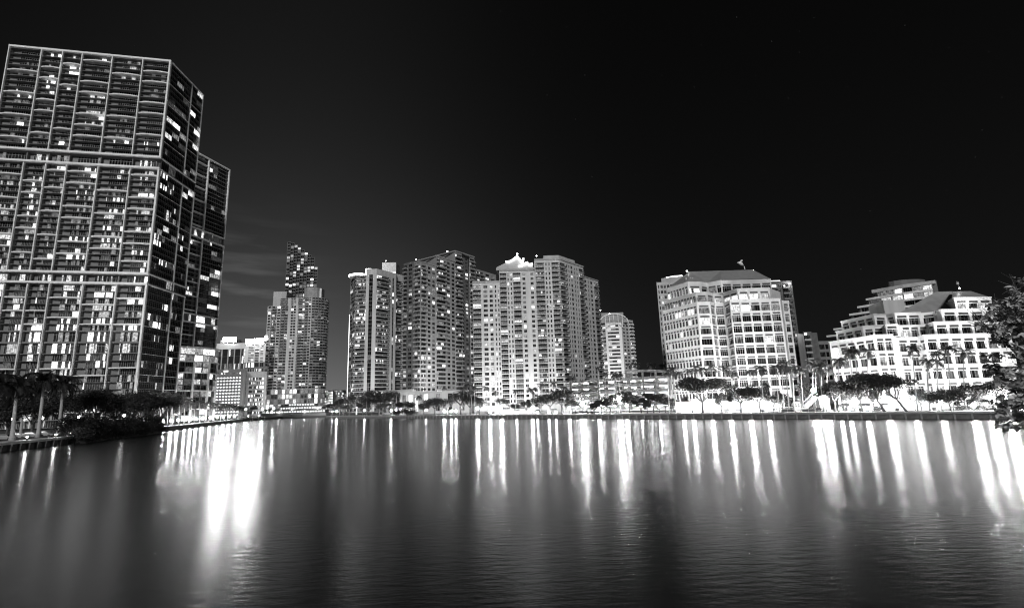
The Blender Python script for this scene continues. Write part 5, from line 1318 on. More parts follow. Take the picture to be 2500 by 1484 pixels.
dm = glow_mat('deck_window_glow', 1.3, False)
for k_, (xa, xb, z0, z1, w) in enumerate(((.2, .98, 3.6, 6.3, 4.2), (.3, .93, 6.5, 8.9, 3.8), (.42, .82, 9.1, 11.0, 3.2))):
    mb = MB(); mb.box((x0 + xa * Lh, -w, z0), (x0 + xb * Lh, w, z1), G_MID); mb.box((x0 + (xa - .03) * Lh, -w - .6, z1), (x0 + (xb + .02) * Lh, w + .6, z1 + .2), G_WHITE); dh = ob('deck_house', mb.mesh('dh'), t)
    n = int((xb - xa) * Lh / 2.1)
    wm = cached(('yw', k_), lambda: (lambda m: (m.box((0, -.02, 0), (1.3, .02, 1.1), dm), m.mesh('w'))[-1])(MB()))
    for i in range(n): ob('window', wm, dh, Matrix.Translation((x0 + xa * Lh + .5 + i * 2.1, -w - .03, z0 + .9)))
wm2 = cached('port', lambda: (lambda m: (m.tube([(0, .02, 0), (0, -.04, 0)], .32, G_GLASS, 8), m.mesh('w'))[-1])(MB()))
for i in range(12): ob('porthole', wm2, t, Matrix.Translation((x0 + Lh * (.36 + i * .025), -4.75, 2.4)))
mb = MB(); mb.tube([(x0 + Lh * .55, 0, 11.2), (x0 + Lh * .56, 0, 15.5)], [.25, .1], G_WHITE, 6); mb.box((x0 + Lh * .55 - .2, -1.5, 13), (x0 + Lh * .55 + .3, 1.5, 13.2), G_WHITE); ob('mast', mb.mesh('m'), t)
for i in range(4):
    mb = MB(); xx = x0 + Lh * (.3 + i * .19); mb.ball((xx, -5.4, 7.3 if i % 2 else 5.0), .28, glow_mat('lamp_glow_90', 90)); ob('deck_lamp', mb.mesh('dl', True), t)
def motorboat(px, Y, L, label, rz=0.0):
    t = thing('motorboat', label, 'boat', (at(px, 1018, Y).x, Y, 0), rz, 'small boats by the point')
    mb = MB(); sc = []
    for i in range(9):
        s_ = i / 8; w = L * .14 * min(1, (s_ * 2.4) ** .6) if s_ else .04; x = -L / 2 + s_ * L; z = 1.5 - .5 * s_
        sc.append([(x + (.6 if s_ == 0 else 0), -w * .6, -.2), (x, -w, z), (x, w, z), (x + (.6 if s_ == 0 else 0), w * .6, -.2)])
    for a, b_ in zip(sc, sc[1:]):
        for j in range(3): mb.q([a[j], b_[j], b_[j + 1], a[j + 1]], G_WHITE, True)
    mb.q(sc[-1][::-1], G_WHITE, True); ob('hull', mb.mesh('h'), t)
    mb = MB(); mb.prism([(-L * .18, -L * .1), (L * .22, -L * .11), (L * .22, L * .11), (-L * .18, L * .1)], .9, 2.6, G_WHITE, inset=[(-L * .1, -L * .08), (L * .2, -L * .09), (L * .2, L * .09), (-L * .1, L * .08)]); ob('cabin', mb.mesh('c'), t)
    mb = MB(); mb.box((-L * .1, -L * .105, 1.6), (L * .18, -L * .096, 2.2), G_GLASS); ob('window', mb.mesh('w'), t)
    mb = MB(); mb.ball((0, 0, 2.9), .22, glow_mat('lamp_glow_90', 90)); ob('cabin_light', mb.mesh('l', True), t)
motorboat(606, 400, 13, 'white motorboat with a lit cabin moored beyond the palm point')
motorboat(632, 408, 11, 'smaller white motorboat under the bow of the long yacht', .1)

# ================================================================ VEGETATION
LEAF = mat('foliage', .032, .55, .6, 1.3, spec=.4)
LEAFD = mat('dark_foliage', .026, .7, .5, 1.0, spec=.2)
LEAFP = mat('palm_leaf', .075, .5, .5, 1.2, spec=.4)
BARK = mat('bark', .09, .9, .3, 2, bump=.4)
BARKP = mat('palm_bark', .34, .9, .2, 2.5, bump=.3)
def add_frond(mb, base, az, el, L, droop, m, rnd, ns=9, wl=.62):
    """one arching palm frond: rib with rows of narrow drooping leaflets on both sides"""
    pts = []; p = Vector(base); a = el
    h = Vector((math.cos(az), math.sin(az), 0)); side = Vector((-h.y, h.x, 0))
    for i in range(ns + 1):
        pts.append(p.copy()); p = p + (h * math.cos(a) + Vector((0, 0, 1)) * math.sin(a)) * (L / ns); a -= droop / ns * (1 + i / ns)
    for i in range(ns):
        w = .035 * L * (1 - i / ns) * .35 + .01
        mb.q([pts[i] + side * w, pts[i] - side * w, pts[i + 1] - side * w * .8, pts[i + 1] + side * w * .8], m)
        if i == 0: continue
        ll = wl * L * .45 * math.sin(math.pi * (.18 + .80 * i / ns)) + .08
        for s_ in (-1, 1):
            for sub in (0, .5):
                b0 = pts[i].lerp(pts[i + 1], sub); fw = (pts[i + 1] - pts[i]).normalized()
                tip = b0 + side * s_ * ll * (.75 + .2 * rnd.random()) + fw * ll * .45 + Vector((0, 0, -ll * (.35 + .35 * rnd.random())))
                mb.q([b0 + fw * .09, b0 - fw * .09, tip], m)
def palm_crown(seed, L, n=17, m=None, wind=0.0):
    rnd = random.Random(seed); mb = MB(); m = m or LEAFP
    for i in range(n):
        az = 2 * math.pi * i / n * 1.0 + rnd.uniform(-.2, .2) + (i % 3) * .7
        el = rnd.choice((1.15, .75, .35, .0, -.3)) + rnd.uniform(-.12, .12)
        add_frond(mb, (0, 0, 0), az, el, L * rnd.uniform(.8, 1.05), 1.6 + rnd.uniform(-.2, .4) - .3 * (el < 0), m, rnd)
    return mb.mesh('crown')
crowns = [palm_crown(i, 3.3, 15 + i % 4) for i in range(6)]
fans = [palm_crown(20 + i, 2.1, 22) for i in range(3)]
def trunk_mesh(key, h, r, m, lean, bulge=1.3):
    def mk():
        mb = MB(); n = 7
        pts = [(lean[0] * (i / n) ** 1.6, lean[1] * (i / n) ** 1.6, h * i / n) for i in range(n + 1)]
        rad = [r * (bulge if i == 0 else 1.05 - .35 * i / n) for i in range(n + 1)]
        mb.tube(pts, rad, m, 7); return mb.mesh('trunk', True)
    return mk()
PN = 0
def palm(cx, cy, bx, off, label, group, L=None, fan=False, P_=None, r=.17, bark=None):
    """crown centre pixel (cx, cy), foot pixel column bx"""
    global PN; PN += 1
    base = P_ if P_ is not None else sp(bx, off)
    v = ray(cx, cy); k = base.y / v.y; top = Vector((v.x * k, base.y, HC + v.z * k)); h = top.z - base.z
    t = thing('palm_tree', label, 'palm', base, 0, group)
    lean = (top.x - base.x, R.uniform(-.5, .5))
    ob('trunk', trunk_mesh(None, h, r, bark or BARKP, lean), t)
    c = (fans if fan else crowns)[PN % (3 if fan else 6)]
    s = (L or 1.0) * 1.18
    ob('crown', c, t, Matrix.Translation((lean[0], lean[1], h - .1)) @ Matrix.Rotation(R.uniform(0, 6.28), 4, 'Z') @ Matrix.Scale(s, 4))
    return t
ORD = ['first', 'second', 'third', 'fourth', 'fifth', 'sixth', 'seventh', 'eighth', 'ninth', 'tenth', 'eleventh', 'twelfth', 'thirteenth', 'fourteenth', 'fifteenth', 'sixteenth', 'seventeenth', 'eighteenth', 'nineteenth', 'twentieth']
def palm_row(lst, where, group):
    for i, a in enumerate(lst): palm(a[0], a[1], a[2], a[3], '%s palm from the left %s' % (ORD[i], where), group, *(a[4:] if len(a) > 4 else ()))
palm_row([(1022, 968, 1022, 4, .9), (1131, 950, 1133, 9, .9), (1141, 942, 1143, 10, .9), (1150, 957, 1152, 8, .8), (1158, 946, 1160, 8, .8)], 'in the clump before the grey condo', 'palms before the grey condo')
palm_row([(1186, 945, 1190, 16, .8), (1208, 957, 1209, 3, .75), (1259, 954, 1259, 3, .62), (1299, 952, 1301, 8, 1.0), (1321, 939, 1322, 16, .75), (1352, 937, 1353, 12, .8), (1376, 945, 1377, 14, .8), (1396, 925, 1397, 22, .9)], 'on the lawn before the cream condo', 'palms before the cream condo')
palm_row([(1459, 898, 1468, 15, .7, True), (1477, 912, 1480, 14, .9, True), (1500, 913, 1505, 20, 1.1, True), (1511, 915, 1514, 20, 1.1, True)], 'with a bare black trunk before the garage', 'fan palms before the garage')
palm_row([(1540, 888, 1541, 75, .9), (1553, 890, 1553, 72, .8), (1590, 892, 1590, 72, .9), (1620, 893, 1621, 72, .8)], 'rising behind the garage roof', 'palms behind the garage')
palm_row([(1630, 908, 1634, 7, .8), (1641, 903, 1650, 8, .8), (1655, 912, 1662, 11, .75), (1680, 905, 1684, 14, .7), (1699, 898, 1704, 14, .8), (1717, 902, 1722, 14, .75), (1738, 897, 1742, 14, .8), (1771, 900, 1776, 13, .8), (1793, 910, 1797, 13, .7), (1834, 908, 1838, 13, .75), (1855, 900, 1866, 5, .85), (1893, 897, 1903, 6, .8), (1908, 900, 1915, 10, .8), (1917, 890, 1927, 7, .95), (1934, 897, 1940, 14, .8)], 'before the terraced office', 'palms before the terraced office')
palm_row([(1957, 905, 1962, 13, .75), (1984, 886, 1988, 20, .95), (1991, 892, 1996, 22, .95), (1997, 896, 2011, 5, .9), (2006, 893, 2012, 24, .9), (2018, 903, 2022, 22, .85)], 'in the gap between the offices', 'palms between the offices')
palm_row([(2046, 882, 2052, 10, .85), (2073, 858, 2092, 9, .75), (2086, 860, 2104, 10, .75), (2119, 857, 2124, 12, .8), (2227, 853, 2241, 6, .8), (2262, 880, 2271, 6, .75), (2288, 862, 2296, 11, .75), (2287, 884, 2294, 12, .7), (2319, 852, 2327, 11, .8), (2353, 858, 2360, 12, .75)], 'before the right white building', 'palms before the right building')
palm_row([(838, 977, 838, 12, .9), (852, 973, 853, 16, .9), (895, 972, 896, 10, .9), (908, 962, 908, 16, .8), (925, 968, 926, 14, .9), (943, 965, 944, 14, .9), (957, 972, 957, 8, .8), (968, 962, 968, 14, .9)], 'among the trees before the ring-crowned condo', 'palms before the ring-crowned condo')
# left promenade palms
pl = [(408, 975), (421, 982), (436, 974), (449, 985), (462, 978), (474, 987), (487, 982), (499, 988), (510, 984), (520, 990), (530, 987), (539, 992), (547, 989), (555, 993), (562, 991), (569, 995), (575, 992), (581, 996), (587, 994), (592, 997)]
for i, (px, py) in enumerate(pl):
    tt = (i + .5) / len(pl)
    # param along the wall so the foot falls under the crown
    best = min((abs(proj(lerp_pr(k / 200) + Vector((-3, 2.5, 1.66)))[0] - px), k / 200) for k in range(200))[1]
    q = lerp_pr(best) + Vector((-3, 2.5, 1.66))
    palm(px, py, px, 0, '%s lit palm from the mangroves along the left promenade' % ORD[i], 'left promenade palms', .85, False, q)
for i, (px, py, Y) in enumerate(((352, 968, 190), (384, 962, 205), (400, 966, 215), (420, 965, 235), (440, 968, 250), (468, 975, 290))):
    q = on(px, Y, 1.5); palm(px, py, px, 0, '%s taller dark palm behind the left promenade row' % ORD[i], 'palms behind the promenade', 1.1, False, q)

def tube_path(mb, a, b, r0, r1, m, rnd, n=4, wob=.25):
    pts = [Vector(a).lerp(Vector(b), i / n) + (Vector((rnd.uniform(-1, 1), rnd.uniform(-1, 1), rnd.uniform(-.4, .4))) * wob if 0 < i < n else Vector()) for i in range(n + 1)]
    mb.tube(pts, [r0 + (r1 - r0) * i / n for i in range(n + 1)], m, 6)
    return pts
def leaf_cloud(mb, lobes, nleaf, size, m, rnd):
    for _ in range(nleaf):
        c, rad = rnd.choice(lobes)
        while True:
            v = Vector((rnd.uniform(-1, 1), rnd.uniform(-1, 1), rnd.uniform(-1, 1)))
            if .25 < v.length < 1: break
        p = Vector((c[0] + v.x * rad[0], c[1] + v.y * rad[1], c[2] + v.z * rad[2]))
        s = size * rnd.uniform(.6, 1.4)
        a = Vector((rnd.uniform(-1, 1), rnd.uniform(-1, 1), rnd.uniform(-.5, .5))).normalized(); b = a.orthogonal().normalized(); ang_ = rnd.uniform(0, 6.28)
        b = (b * math.cos(ang_) + a.cross(b) * math.sin(ang_)) * .5
        mb.q([p - a * s, p + b * s, p + a * s, p - b * s], m)
def tree_meshes(seed, W, H, trunk_h, kind='round', dens=1.0, leaf=None, nlimb=5, lean=0.0, lsize=.28):
    rnd = random.Random(seed); tm = MB(); cm = MB(); leaf = leaf or LEAF
    top = Vector((lean * .5, 0, trunk_h)); tube_path(tm, (0, 0, 0), top, .032 * H + .08, .022 * H + .05, BARK, rnd, 4, .12)
    lobes = []
    for i in range(nlimb):
        az = 2 * math.pi * i / nlimb + rnd.uniform(-.4, .4); rr = W / 2 * rnd.uniform(.4, .75)
        zz = H * (rnd.uniform(.70, .88) if kind == 'umbrella' else rnd.uniform(.55, .85))
        e = Vector((lean + rr * math.cos(az), rr * .8 * math.sin(az), zz)); tube_path(tm, top, e, .018 * H + .04, .03, BARK, rnd, 4, .3)
        for _ in range(2):
            e2 = e + Vector((rnd.uniform(-1, 1), rnd.uniform(-1, 1), rnd.uniform(.1, .6))) * W * .14; tube_path(tm, e.lerp(top, .3), e2, .05, .02, BARK, rnd, 3, .15)
            lobes.append((e2, (W * rnd.uniform(.12, .2), W * rnd.uniform(.12, .2), H * (.10 if kind == 'umbrella' else rnd.uniform(.14, .2)))))
        lobes.append((e, (W * .2, W * .2, H * (.13 if kind == 'umbrella' else .2))))
    for _ in range(3):
        lobes.append(((lean + rnd.uniform(-.2, .2) * W, rnd.uniform(-.2, .2) * W, H * rnd.uniform(.75, .9)), (W * .24, W * .24, H * .14)))
    leaf_cloud(cm, lobes, int(1500 * dens), lsize, leaf, rnd)
    return tm.mesh('trunk', True), cm.mesh('crown')
def tree(px, ptop, pxw, off, label, group, kind='round', dens=1.0, seed=0, lean=0.0, trunk=.35, P_=None, leaf=None, name='broadleaf_tree', foot=None):
    base = P_ if P_ is not None else sp(foot or px, off)
    H = zat(base.x, base.y, ptop) - base.z; Wd = pxw * base.y / FPX * 1.12; dens *= 1.7
    tmesh, cmesh = tree_meshes(seed * 7 + int(px), Wd, H, H * trunk, kind, dens, leaf, lean=lean * base.y / FPX, lsize=.12 + .012 * Wd)
    t = thing(name, label, 'tree', base, 0, group); ob('trunk', tmesh, t); ob('crown', cmesh, t); return t
g_ = 'park trees by the far seawall'
tree(1716, 923, 116, 6, 'broad umbrella tree with a forked trunk before the glaring white wall', g_, 'umbrella', 2.6, trunk=.3)
tree(1810, 943, 60, 6, 'round dark tree right of the broad umbrella tree', g_, 'round', 1.6)
tree(1856, 938, 62, 8, 'oval dark tree behind the leaning palm trunk before the office', g_, 'round', 1.7)
tree(2040, 930, 72, 7, 'round dark tree at the left end of the right white building', g_, 'round', 1.8)
tree(2103, 925, 58, 9, 'dark tree left of the two leaning trunks', g_, 'round', 1.5)
tree(2160, 913, 95, 5, 'tree with a crooked trunk and flat dark crown before the right building', g_, 'umbrella', 1.8, lean=-30, foot=2160)
tree(2200, 920, 95, 5, 'tree with a long trunk leaning left before the right building', g_, 'umbrella', 1.6, lean=-40, foot=2214)
tree(2322, 950, 96, 5, 'spreading bare-limbed tree on the lawn before the right building', g_, 'round', 1.3)
tree(2395, 938, 85, 12, 'pale feathery tree half behind the near branch', g_, 'round', 1.4)
tree(2432, 930, 70, 9, 'tree wholly behind the near branch at the right', g_, 'round', 1.2)
tree(1318, 968, 46, 4, 'small open tree, left of the three planter trees', g_, 'round', .8)
tree(1343, 962, 52, 5, 'small open tree, middle of the three planter trees', g_, 'round', .9)
tree(1372, 952, 62, 6, 'small open tree, right of the three planter trees', g_, 'round', 1.0)
tree(1226, 972, 34, 22, 'umbrella-shaped little tree on the lawn before the cream condo', g_, 'umbrella', .6)
tree(1405, 955, 55, 14, 'feathery lit tree left of the garage', g_, 'round', .7)
tree(1430, 965, 40, 20, 'small lit tree at the left corner of the garage', g_, 'round', .6)
tree(1468, 975, 42, 9, 'clipped dark tree before the left part of the garage', g_, 'round', 1.1)
tree(1490, 972, 40, 11, 'second clipped dark tree before the garage, left of the round ones', g_, 'round', 1.1)
tree(1515, 958, 56, 14, 'umbrella tree lit from below by the star-like lamp', g_, 'umbrella', 1.2)
tree(1537, 955, 46, 14, 'big round dark tree before the middle of the garage', g_, 'round', 1.6)
tree(1565, 972, 40, 10, 'low tree right of the big round one before the garage', g_, 'round', 1.0)
tree(1596, 960, 50, 9, 'low flat-topped tree before the right end of the garage', g_, 'umbrella', 1.3)
tree(1625, 970, 44, 9, 'last low tree before the garage, beside the glaring wall', g_, 'umbrella', 1.1)
g2 = 'trees before the left condos'
for px, pt, w, off, lab in ((812, 985, 30, 8, 'low tree at the tip of the far park'), (830, 975, 46, 12, 'broad dark tree near the tip of the far park'), (870, 962, 60, 18, 'tall dark tree before the foot of the ring-crowned condo'), (897, 968, 44, 20, 'narrow dark tree below the ring-crowned condo pier'), (925, 948, 70, 16, 'tallest dark tree before the ring-crowned condo'), (955, 958, 56, 14, 'dark tree with lamps shining through left of the pavilion'), (992, 980, 50, 9, 'low tree before the entrance pavilion'), (1062, 970, 58, 6, 'dense dark tree right of the entrance pavilion'), (1124, 948, 50, 9, 'leafy dark tree left of the leaning palms'), (1148, 965, 40, 12, 'leafy tree among the leaning palms')):
    tree(px, pt, w, off, lab, g2, 'round', 1.5, leaf=LEAF)
g4 = 'small trees along the far promenade'
for px, pt, w, off, lab in ((1170, 968, 34, 14, 'small tree beside the leaning palms left of the lawn'), (1258, 985, 24, 26, 'tiny tree behind the slim middle palm'), (1285, 978, 30, 22, 'small tree left of the planter trees'), (1397, 972, 34, 9, 'small tree right of the planter trees'), (1450, 985, 26, 8, 'little tree beside the clipped shrubs'),
        (1580, 982, 28, 7, 'little tree before the middle of the garage'), (1640, 975, 34, 12, 'small tree at the left end of the glaring wall'), (1672, 968, 30, 16, 'slim tree left of the broad umbrella tree'), (1762, 960, 34, 14, 'slim tree right of the broad umbrella tree'), (1888, 965, 36, 11, 'small tree right of the oval dark tree'), (1912, 958, 34, 15, 'leafy tree at the right end of the glaring wall'), (1938, 970, 30, 20, 'leafy tree behind the notice board'),
        (1976, 930, 44, 26, 'tall dark tree filling the gap between the offices'), (2005, 940, 40, 24, 'dark tree behind the bright gap lamp'), (2068, 948, 36, 12, 'small tree right of the round dark tree'), (2135, 955, 34, 13, 'small tree left of the crooked trunk'), (2250, 950, 44, 12, 'small tree between the tall middle palms'), (2285, 960, 38, 10, 'small tree left of the spreading tree'), (2365, 960, 40, 14, 'small tree right of the spreading tree'),
        (845, 985, 34, 8, 'low tree beside the river mouth lamps'), (885, 985, 34, 8, 'low tree before the narrow dark tree'), (938, 985, 38, 7, 'low tree at the foot of the tallest dark tree'), (1035, 985, 30, 9, 'small tree left of the dense dark tree'), (1092, 975, 38, 12, 'small tree right of the dense dark tree')):
    tree(px, pt, w, off, lab, g4, 'round', 1.0, trunk=.28)
# black bushes hanging over the seawall, clipped shrubs, hedge
def bush(P_, W_, H_, label, group, n=500, leaf=None, size=.16, D_=None):
    rnd = random.Random(int(P_.x * 10)); mb = MB(); lobes = [((rnd.uniform(-.3, .3) * W_, rnd.uniform(-.25, .25) * (D_ or W_), H_ * rnd.uniform(.3, .6)), (W_ * .28, (D_ or W_) * .28, H_ * .4)) for _ in range(6)]
    leaf_cloud(mb, lobes, n, size, leaf or LEAF, rnd); t = thing('bush', label, 'bush', P_, 0, group); ob('foliage', mb.mesh('f'), t)
    mb = MB()
    for k in range(4): tube_path(mb, (0, 0, -.05), (rnd.uniform(-.3, .3) * W_, rnd.uniform(-.2, .2) * W_, H_ * .6), .06, .02, BARK, rnd, 3, .1)
    ob('stem', mb.mesh('s'), t); return t
for px, w, h, lab in ((970, 5, 3.4, 'left of three black bushes on the seawall'), (990, 8, 4.4, 'largest of three black bushes on the seawall'), (1004, 7, 3.6, 'right of three black bushes on the seawall')):
    bush(sp(px, 1.2, GZ), w, h, lab, 'black bushes on the seawall', 900, LEAFD, .28)
for i, px in enumerate((1405, 1415, 1425, 1436, 1446)):
    bush(sp(px, 5), 2.6, 1.5, '%s clipped shrub from the left at the edge below the feathery tree' % ORD[i], 'clipped shrubs', 260, LEAF, .14)
for i, (px, off) in enumerate(((1195, 10), (1222, 10), (1770, 9), (1895, 10), (2000, 9), (2060, 8), (2090, 10), (2140, 9), (2350, 10), (2410, 8))):
    near = ['the left low lawn lamp', 'the right low lawn lamp', 'the white wall benches', 'the oval dark tree', 'the gap palms', 'the round dark tree', 'the leaning tree', 'the crooked trunk', 'the spreading tree', 'the near branch'][i]
    bush(sp(px, off), 4, 1.7, 'low dark shrub on the far lawn beside ' + near, 'lawn shrubs', 300, LEAF, .18)
# mangroves: one mass along the left bank
mb = MB(); rnd = random.Random(77)
bl = [ql[2] + nn * 2.5] + bank
lobes = []
for i in range(70):
    t = i / 69 * (len(bl) - 1); k = min(int(t), len(bl) - 2); p = bl[k].lerp(bl[k + 1], t - k)
    for row, (o1, o2, zz, r) in enumerate(((-1.5, 1.5, 1.6, 1.9), (-4, 4, 3.4, 2.3), (-8, 7, 4.4, 2.6))):
        lobes.append(((p.x + o1 + rnd.uniform(-1, 1), p.y + o2 + rnd.uniform(-1, 1), zz + rnd.uniform(-.6, .8)), (r, r, r * .8)))
leaf_cloud(mb, lobes, 26000, .24, LEAFD, rnd)
o = ob('mangrove_thicket', mb.mesh('mt')); o['kind'] = 'stuff'; o['label'] = 'dark mass of mangroves along the left bank'; o['category'] = 'mangroves'
# trees behind, under the huge tower
g3 = 'trees below the huge tower'
for i, (px, Y, pt, w, lab) in enumerate(((20, 140, 985, 110, 'leftmost dim tree behind the royal palms'), (80, 155, 975, 100, 'dim tree between the two left royal palm trunks'), (150, 165, 965, 110, 'dim tree right of the third royal palm trunk'), (205, 160, 958, 90, 'dark tree at the right tips of the royal palm fronds'), (235, 175, 950, 90, 'tree with sunlit-looking top behind the mangroves'), (280, 178, 955, 90, 'pale-topped tree in the middle behind the mangroves'), (320, 170, 962, 80, 'wide dim tree right of the pale-topped one'), (355, 185, 958, 70, 'dark tree below the corner pier of the huge tower'), (395, 190, 968, 60, 'last dim tree before the promenade palms'), (435, 240, 980, 50, 'tree behind the first promenade palms'), (500, 300, 985, 50, 'tree behind the middle promenade palms'))):
    tree(px, pt, w, 0, lab, g3, 'round', 2.2, P_=on(px, Y, 1.5, 1030), leaf=LEAF if i not in (3, 7) else LEAFD, trunk=.3)
for px, Y, h in ((100, 150, 600), (190, 158, 500), (300, 165, 700), (30, 128, 400)):
    p = on(px, Y, 2.0, 1040); globe_lamp(0, 0, 4, 7, .25, 'path lamp hidden among the dim trees near %s' % {100: 'the second royal palm', 190: 'the fourth royal palm', 300: 'the pale-topped tree', 30: 'the first royal palm'}[px], 'path lamps', p)
# far trees by the yacht
for i, (px, Y, pt, w, lab) in enumerate(((612, 470, 990, 24, 'dark tree left of the yacht mast on the far quay'), (690, 475, 988, 30, 'dark tree above the yacht foredeck'), (655, 480, 994, 20, 'low dark tree on the far quay by the car park'))):
    tree(px, pt, w, 0, lab, 'trees on the far quay', 'round', .8, P_=on(px, Y, 1.7, 1010))
for i, (px, Y, s, w_) in enumerate(((600, 490, 200, 'left'), (640, 500, 260, 'centre'), (668, 505, 200, 'right'), (760, 520, 420, 'under the balcony tower, brightest'), (745, 515, 200, 'beside the brightest'))):
    p = on(px, Y, 1.7, 1005); globe_lamp(0, 0, 6, s, .8 if s > 400 else .5, 'street lamp on the far quay, ' + w_, 'far quay lamps', p)
# parked cars under the trees on the left and in the garage
def car(P_, rz, label, group):
    def mk():
        b = MB(); cp = mat('car_paint', .25, .25, .3, .2, spec=.6)
        prof = [(-2.15, .35), (2.15, .35), (2.2, .75), (1.2, .92), (.55, 1.42), (-.9, 1.45), (-1.7, .98), (-2.2, .9)]
        n = len(prof); i0 = len(b.v)
        b.v += [(x, -.85 if z < 1.1 else -.68, z) for x, z in prof] + [(x, .85 if z < 1.1 else .68, z) for x, z in prof]
        b.slot(cp)
        b.f.append(list(range(n))); b.mi.append(0); b.f.append([n + i for i in range(n)][::-1]); b.mi.append(0)
        for i in range(n): b.f.append([i, n + i, n + (i + 1) % n, (i + 1) % n]); b.mi.append(0)
        return b.mesh('body')
    t = thing('parked_car', label, 'car', P_, rz, group)
    ob('body', cached('carbody', mk), t)
    def gm():
        b = MB()
        for s_ in (-1, 1): b.q([(-1.5, s_ * .81, 1.0), (1.05, s_ * .81, .98), (.5, s_ * .715, 1.35), (-.85, s_ * .715, 1.38)], G_GLASS)
        b.q([(1.22, -.7, .95), (1.22, .7, .95), (.62, .6, 1.38), (.62, -.6, 1.38)], G_GLASS); return b.mesh('glass')
    ob('window', cached('carglass', gm), t)
    def wmk():
        b = MB(); b.tube([(0, -.1, 0), (0, .1, 0)], .33, G_BLACK, 12); return b.mesh('wheel')
    for x in (-1.35, 1.35):
        for y in (-.8, .8): ob('wheel', cached('wheel', wmk), t, Matrix.Translation((x, y, .33)))
for i, (px, Y) in enumerate(((14, 124), (45, 130), (78, 134), (110, 140))):
    car(on(px, Y, 1.46, 1045), .3 + R.uniform(-.1, .1), '%s parked car from the left under the dim trees behind the royal palms' % ORD[i], 'cars under the trees')
for i, (px, lvl) in enumerate(((1440, 1), (1478, 2), (1495, 1), (1560, 2), (1590, 1), (1590, 3), (1560, 3))):
    p = on(px, pY + 5, 2 + lv * lvl + .36, 950); car(p, R.uniform(-.1, .1), ['dark car on the second garage deck, left part', 'car on the third garage deck, left part', 'dark car on the second garage deck near the fan palms', 'car on the third garage deck, right half', 'car in the middle of the second deck, right half', 'car on the fourth garage deck, far right', 'car on the fourth garage deck, beside the thick column'][i], 'cars in the garage')

# royal palms on the near quay: fronds one by one
frm = []
for i in range(6):
    b = MB(); rnd = random.Random(200 + i); add_frond(b, (0, 0, 0), 0, 0.0, 6.0, 1.5 + .15 * i, LEAFD, rnd, 18, .62); frm.append(b.mesh('frond'))
def royal(bx, by, cx, cy, label, nf=30, r=.42):
    cy -= 24
    base = atz(bx, by, 1.55); v = ray(cx, cy); k = base.y / v.y; top = Vector((v.x * k, base.y, HC + v.z * k)); h = top.z - base.z
    t = thing('palm_tree', label, 'palm', base, 0, 'royal palms on the near quay')
    lean = (top.x - base.x, 0)
    mb = MB(); n = 10; rad = [r * 1.7, r * 1.15] + [r * (1.0 - .35 * (i / 9)) for i in range(1, 10)]
    mb.tube([(lean[0] * i / n, 0, h * i / n) for i in range(n + 1)], rad, BARKP, 12); ob('trunk', mb.mesh('trunk', True), t)
    rnd = random.Random(int(bx))
    for i in range(nf):
        el = [1.35, 1.1, .8, .4, -.1][i % 5] + rnd.uniform(-.12, .12)
        az = i * 2.4 + rnd.uniform(-.2, .2)
        m4 = Matrix.Translation((lean[0], 0, h)) @ Matrix.Rotation(az, 4, 'Z') @ Matrix.Rotation(-el, 4, 'Y') @ Matrix.Scale(rnd.uniform(.85, 1.1), 4)
        ob('frond', frm[i % 6], t, m4)
    return t
royal(29, 1076, 42, 968, 'royal palm with a flared trunk, first from the left on the quay')
royal(50, 1063, 62, 972, 'slimmer royal palm standing behind between the first and second trunks', r=.32)
royal(93, 1068, 108, 955, 'tallest royal palm, its crown in the middle of the dark group')
royal(143, 1062, 155, 962, 'rightmost royal palm, nearest the end of the quay')
royal(-22, 1090, -10, 962, 'royal palm at the very left whose crown alone enters the picture')

# near branch with separate leaves, right edge
lm = mat('near_leaf', .48, .3, .6, 5.0, spec=.5)
def leaf_mesh(seed):
    rnd = random.Random(seed); mb = MB(); L = .115; Wd = .029 + .01 * rnd.random(); n = 4; c = rnd.uniform(.05, .3)
    prev = None
    for i in range(n + 1):
        t = i / n; w = Wd * math.sin(math.pi * min(1, (t * .92 + .06))) ** .8 if 0 < i < n else .003
        z = -c * t * t * L * 1.6
        row = [(L * t, -w, z + .25 * w), (L * t, 0, z), (L * t, w, z + .25 * w)]
        if prev: 
            for j in range(2): mb.q([prev[j], row[j], row[j + 1], prev[j + 1]], lm, True)
        prev = row
    return mb.mesh('leaf', True)
lms = [leaf_mesh(i) for i in range(5)]
ND = 9.0
rootp = at(2585, 1000, ND + .4)
nb = thing('near_tree', 'leafy tree branch hanging in from the right edge close to the viewer', 'tree', rootp)
NT = Matrix.Translation(-rootp)
rnd = random.Random(9)
def bp(px, py, dy=0): return at(px, py, ND + dy)
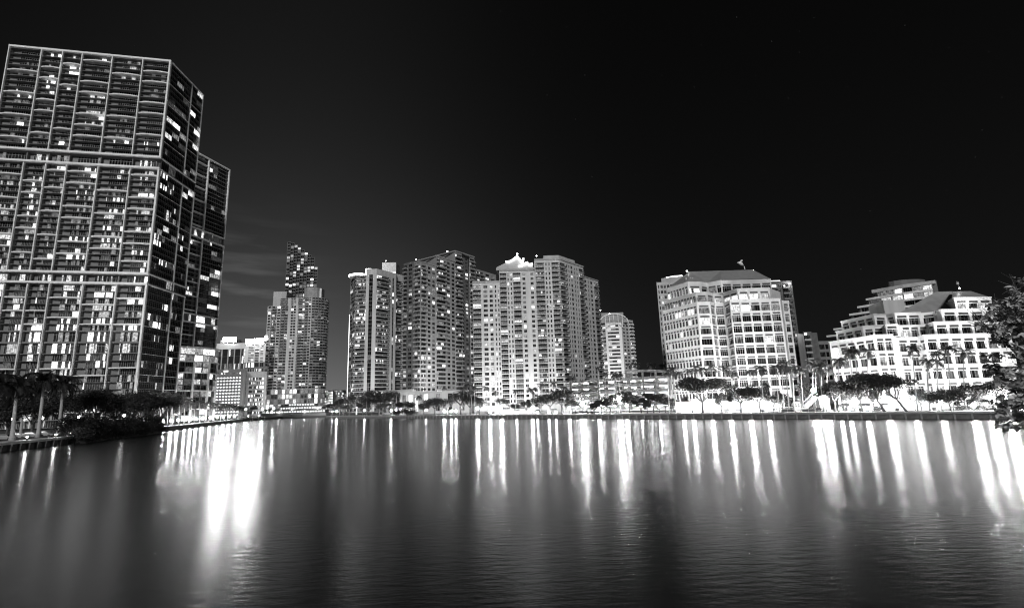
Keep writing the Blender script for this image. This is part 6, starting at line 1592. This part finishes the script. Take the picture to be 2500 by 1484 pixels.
main = [[(2600, 1120), (2570, 980), (2545, 860), (2520, 760), (2500, 690)], [(2570, 960), (2520, 900), (2470, 850), (2430, 810), (2398, 790)], [(2560, 900), (2510, 830), (2460, 790), (2420, 775)],
        [(2575, 1000), (2530, 960), (2490, 930), (2440, 930), (2400, 950)], [(2590, 1060), (2540, 1020), (2490, 990), (2460, 1000)], [(2595, 1100), (2550, 1060), (2500, 1020), (2470, 1030), (2445, 1040)], [(2540, 850), (2500, 790), (2470, 750), (2450, 745)], [(2575, 1010), (2535, 990), (2480, 960), (2430, 890)], [(2545, 860), (2520, 800), (2480, 700)]]
twigs = []
for path in main:
    mb = MB(); dz_ = rnd.uniform(-.8, .8); pts = [bp(px, py, dz_ + rnd.uniform(-.1, .1)) for px, py in path]
    mb.tube([p - rootp for p in pts], [.035 * (1 - .75 * i / (len(pts) - 1)) for i in range(len(pts))], BARK, 7); ob('branch', mb.mesh('branch', True), nb)
    for i in range(len(pts) - 1):
        for k in range(7):
            a = pts[i].lerp(pts[i + 1], rnd.random()); 
            if i == 0 and rnd.random() < .3: continue
            dirv = ((pts[i + 1] - pts[i]).normalized() + Vector((rnd.uniform(-1, 1), rnd.uniform(-1, 1), rnd.uniform(-.7, 1)))).normalized()
            twigs.append((a, a + dirv * rnd.uniform(.2, .5)))
mb = MB()
leaves = []
for a, b_ in twigs:
    mb.tube([a - rootp, b_ - rootp], [.008, .003], BARK, 4, False)
    for k in range(13):
        t = .2 + .8 * rnd.random() ** .7; p = a.lerp(b_, t); dv = (b_ - a).normalized()
        o_ = (dv * rnd.uniform(.2, 1) + Vector((rnd.uniform(-1, 1), rnd.uniform(-1, 1), rnd.uniform(-.8, .8)))).normalized()
        q = o_.to_track_quat('X', 'Z').to_matrix().to_4x4() @ Matrix.Rotation(rnd.uniform(-.9, .9), 4, 'X')
        leaves.append((lms[rnd.randrange(5)], Matrix.Translation(p - rootp) @ q @ Matrix.Scale(rnd.uniform(.6, 1.1), 4)))
ob('twig', mb.mesh('twig'), nb)['kind'] = 'stuff'
def edge(py):
    for y0, x0 in ((700, 2476), (738, 2458), (770, 2415), (835, 2392), (900, 2400), (960, 2418), (1005, 2440), (2000, 2430)):
        if py < y0: return x0
leaves = [l for l in leaves if (lambda q: q[1] > 668 and q[0] > edge(q[1]) and not (q[1] > 1045))(proj(l[1].translation + rootp))]
leaves.sort(key=lambda t: abs(proj(t[1].translation + rootp)[0] - 2440) + rnd.random() * 40)
for me, mw in leaves[:290]: ob('leaf', me, nb, mw)
ob('leaf', join(leaves[290:]), nb)['kind'] = 'stuff'
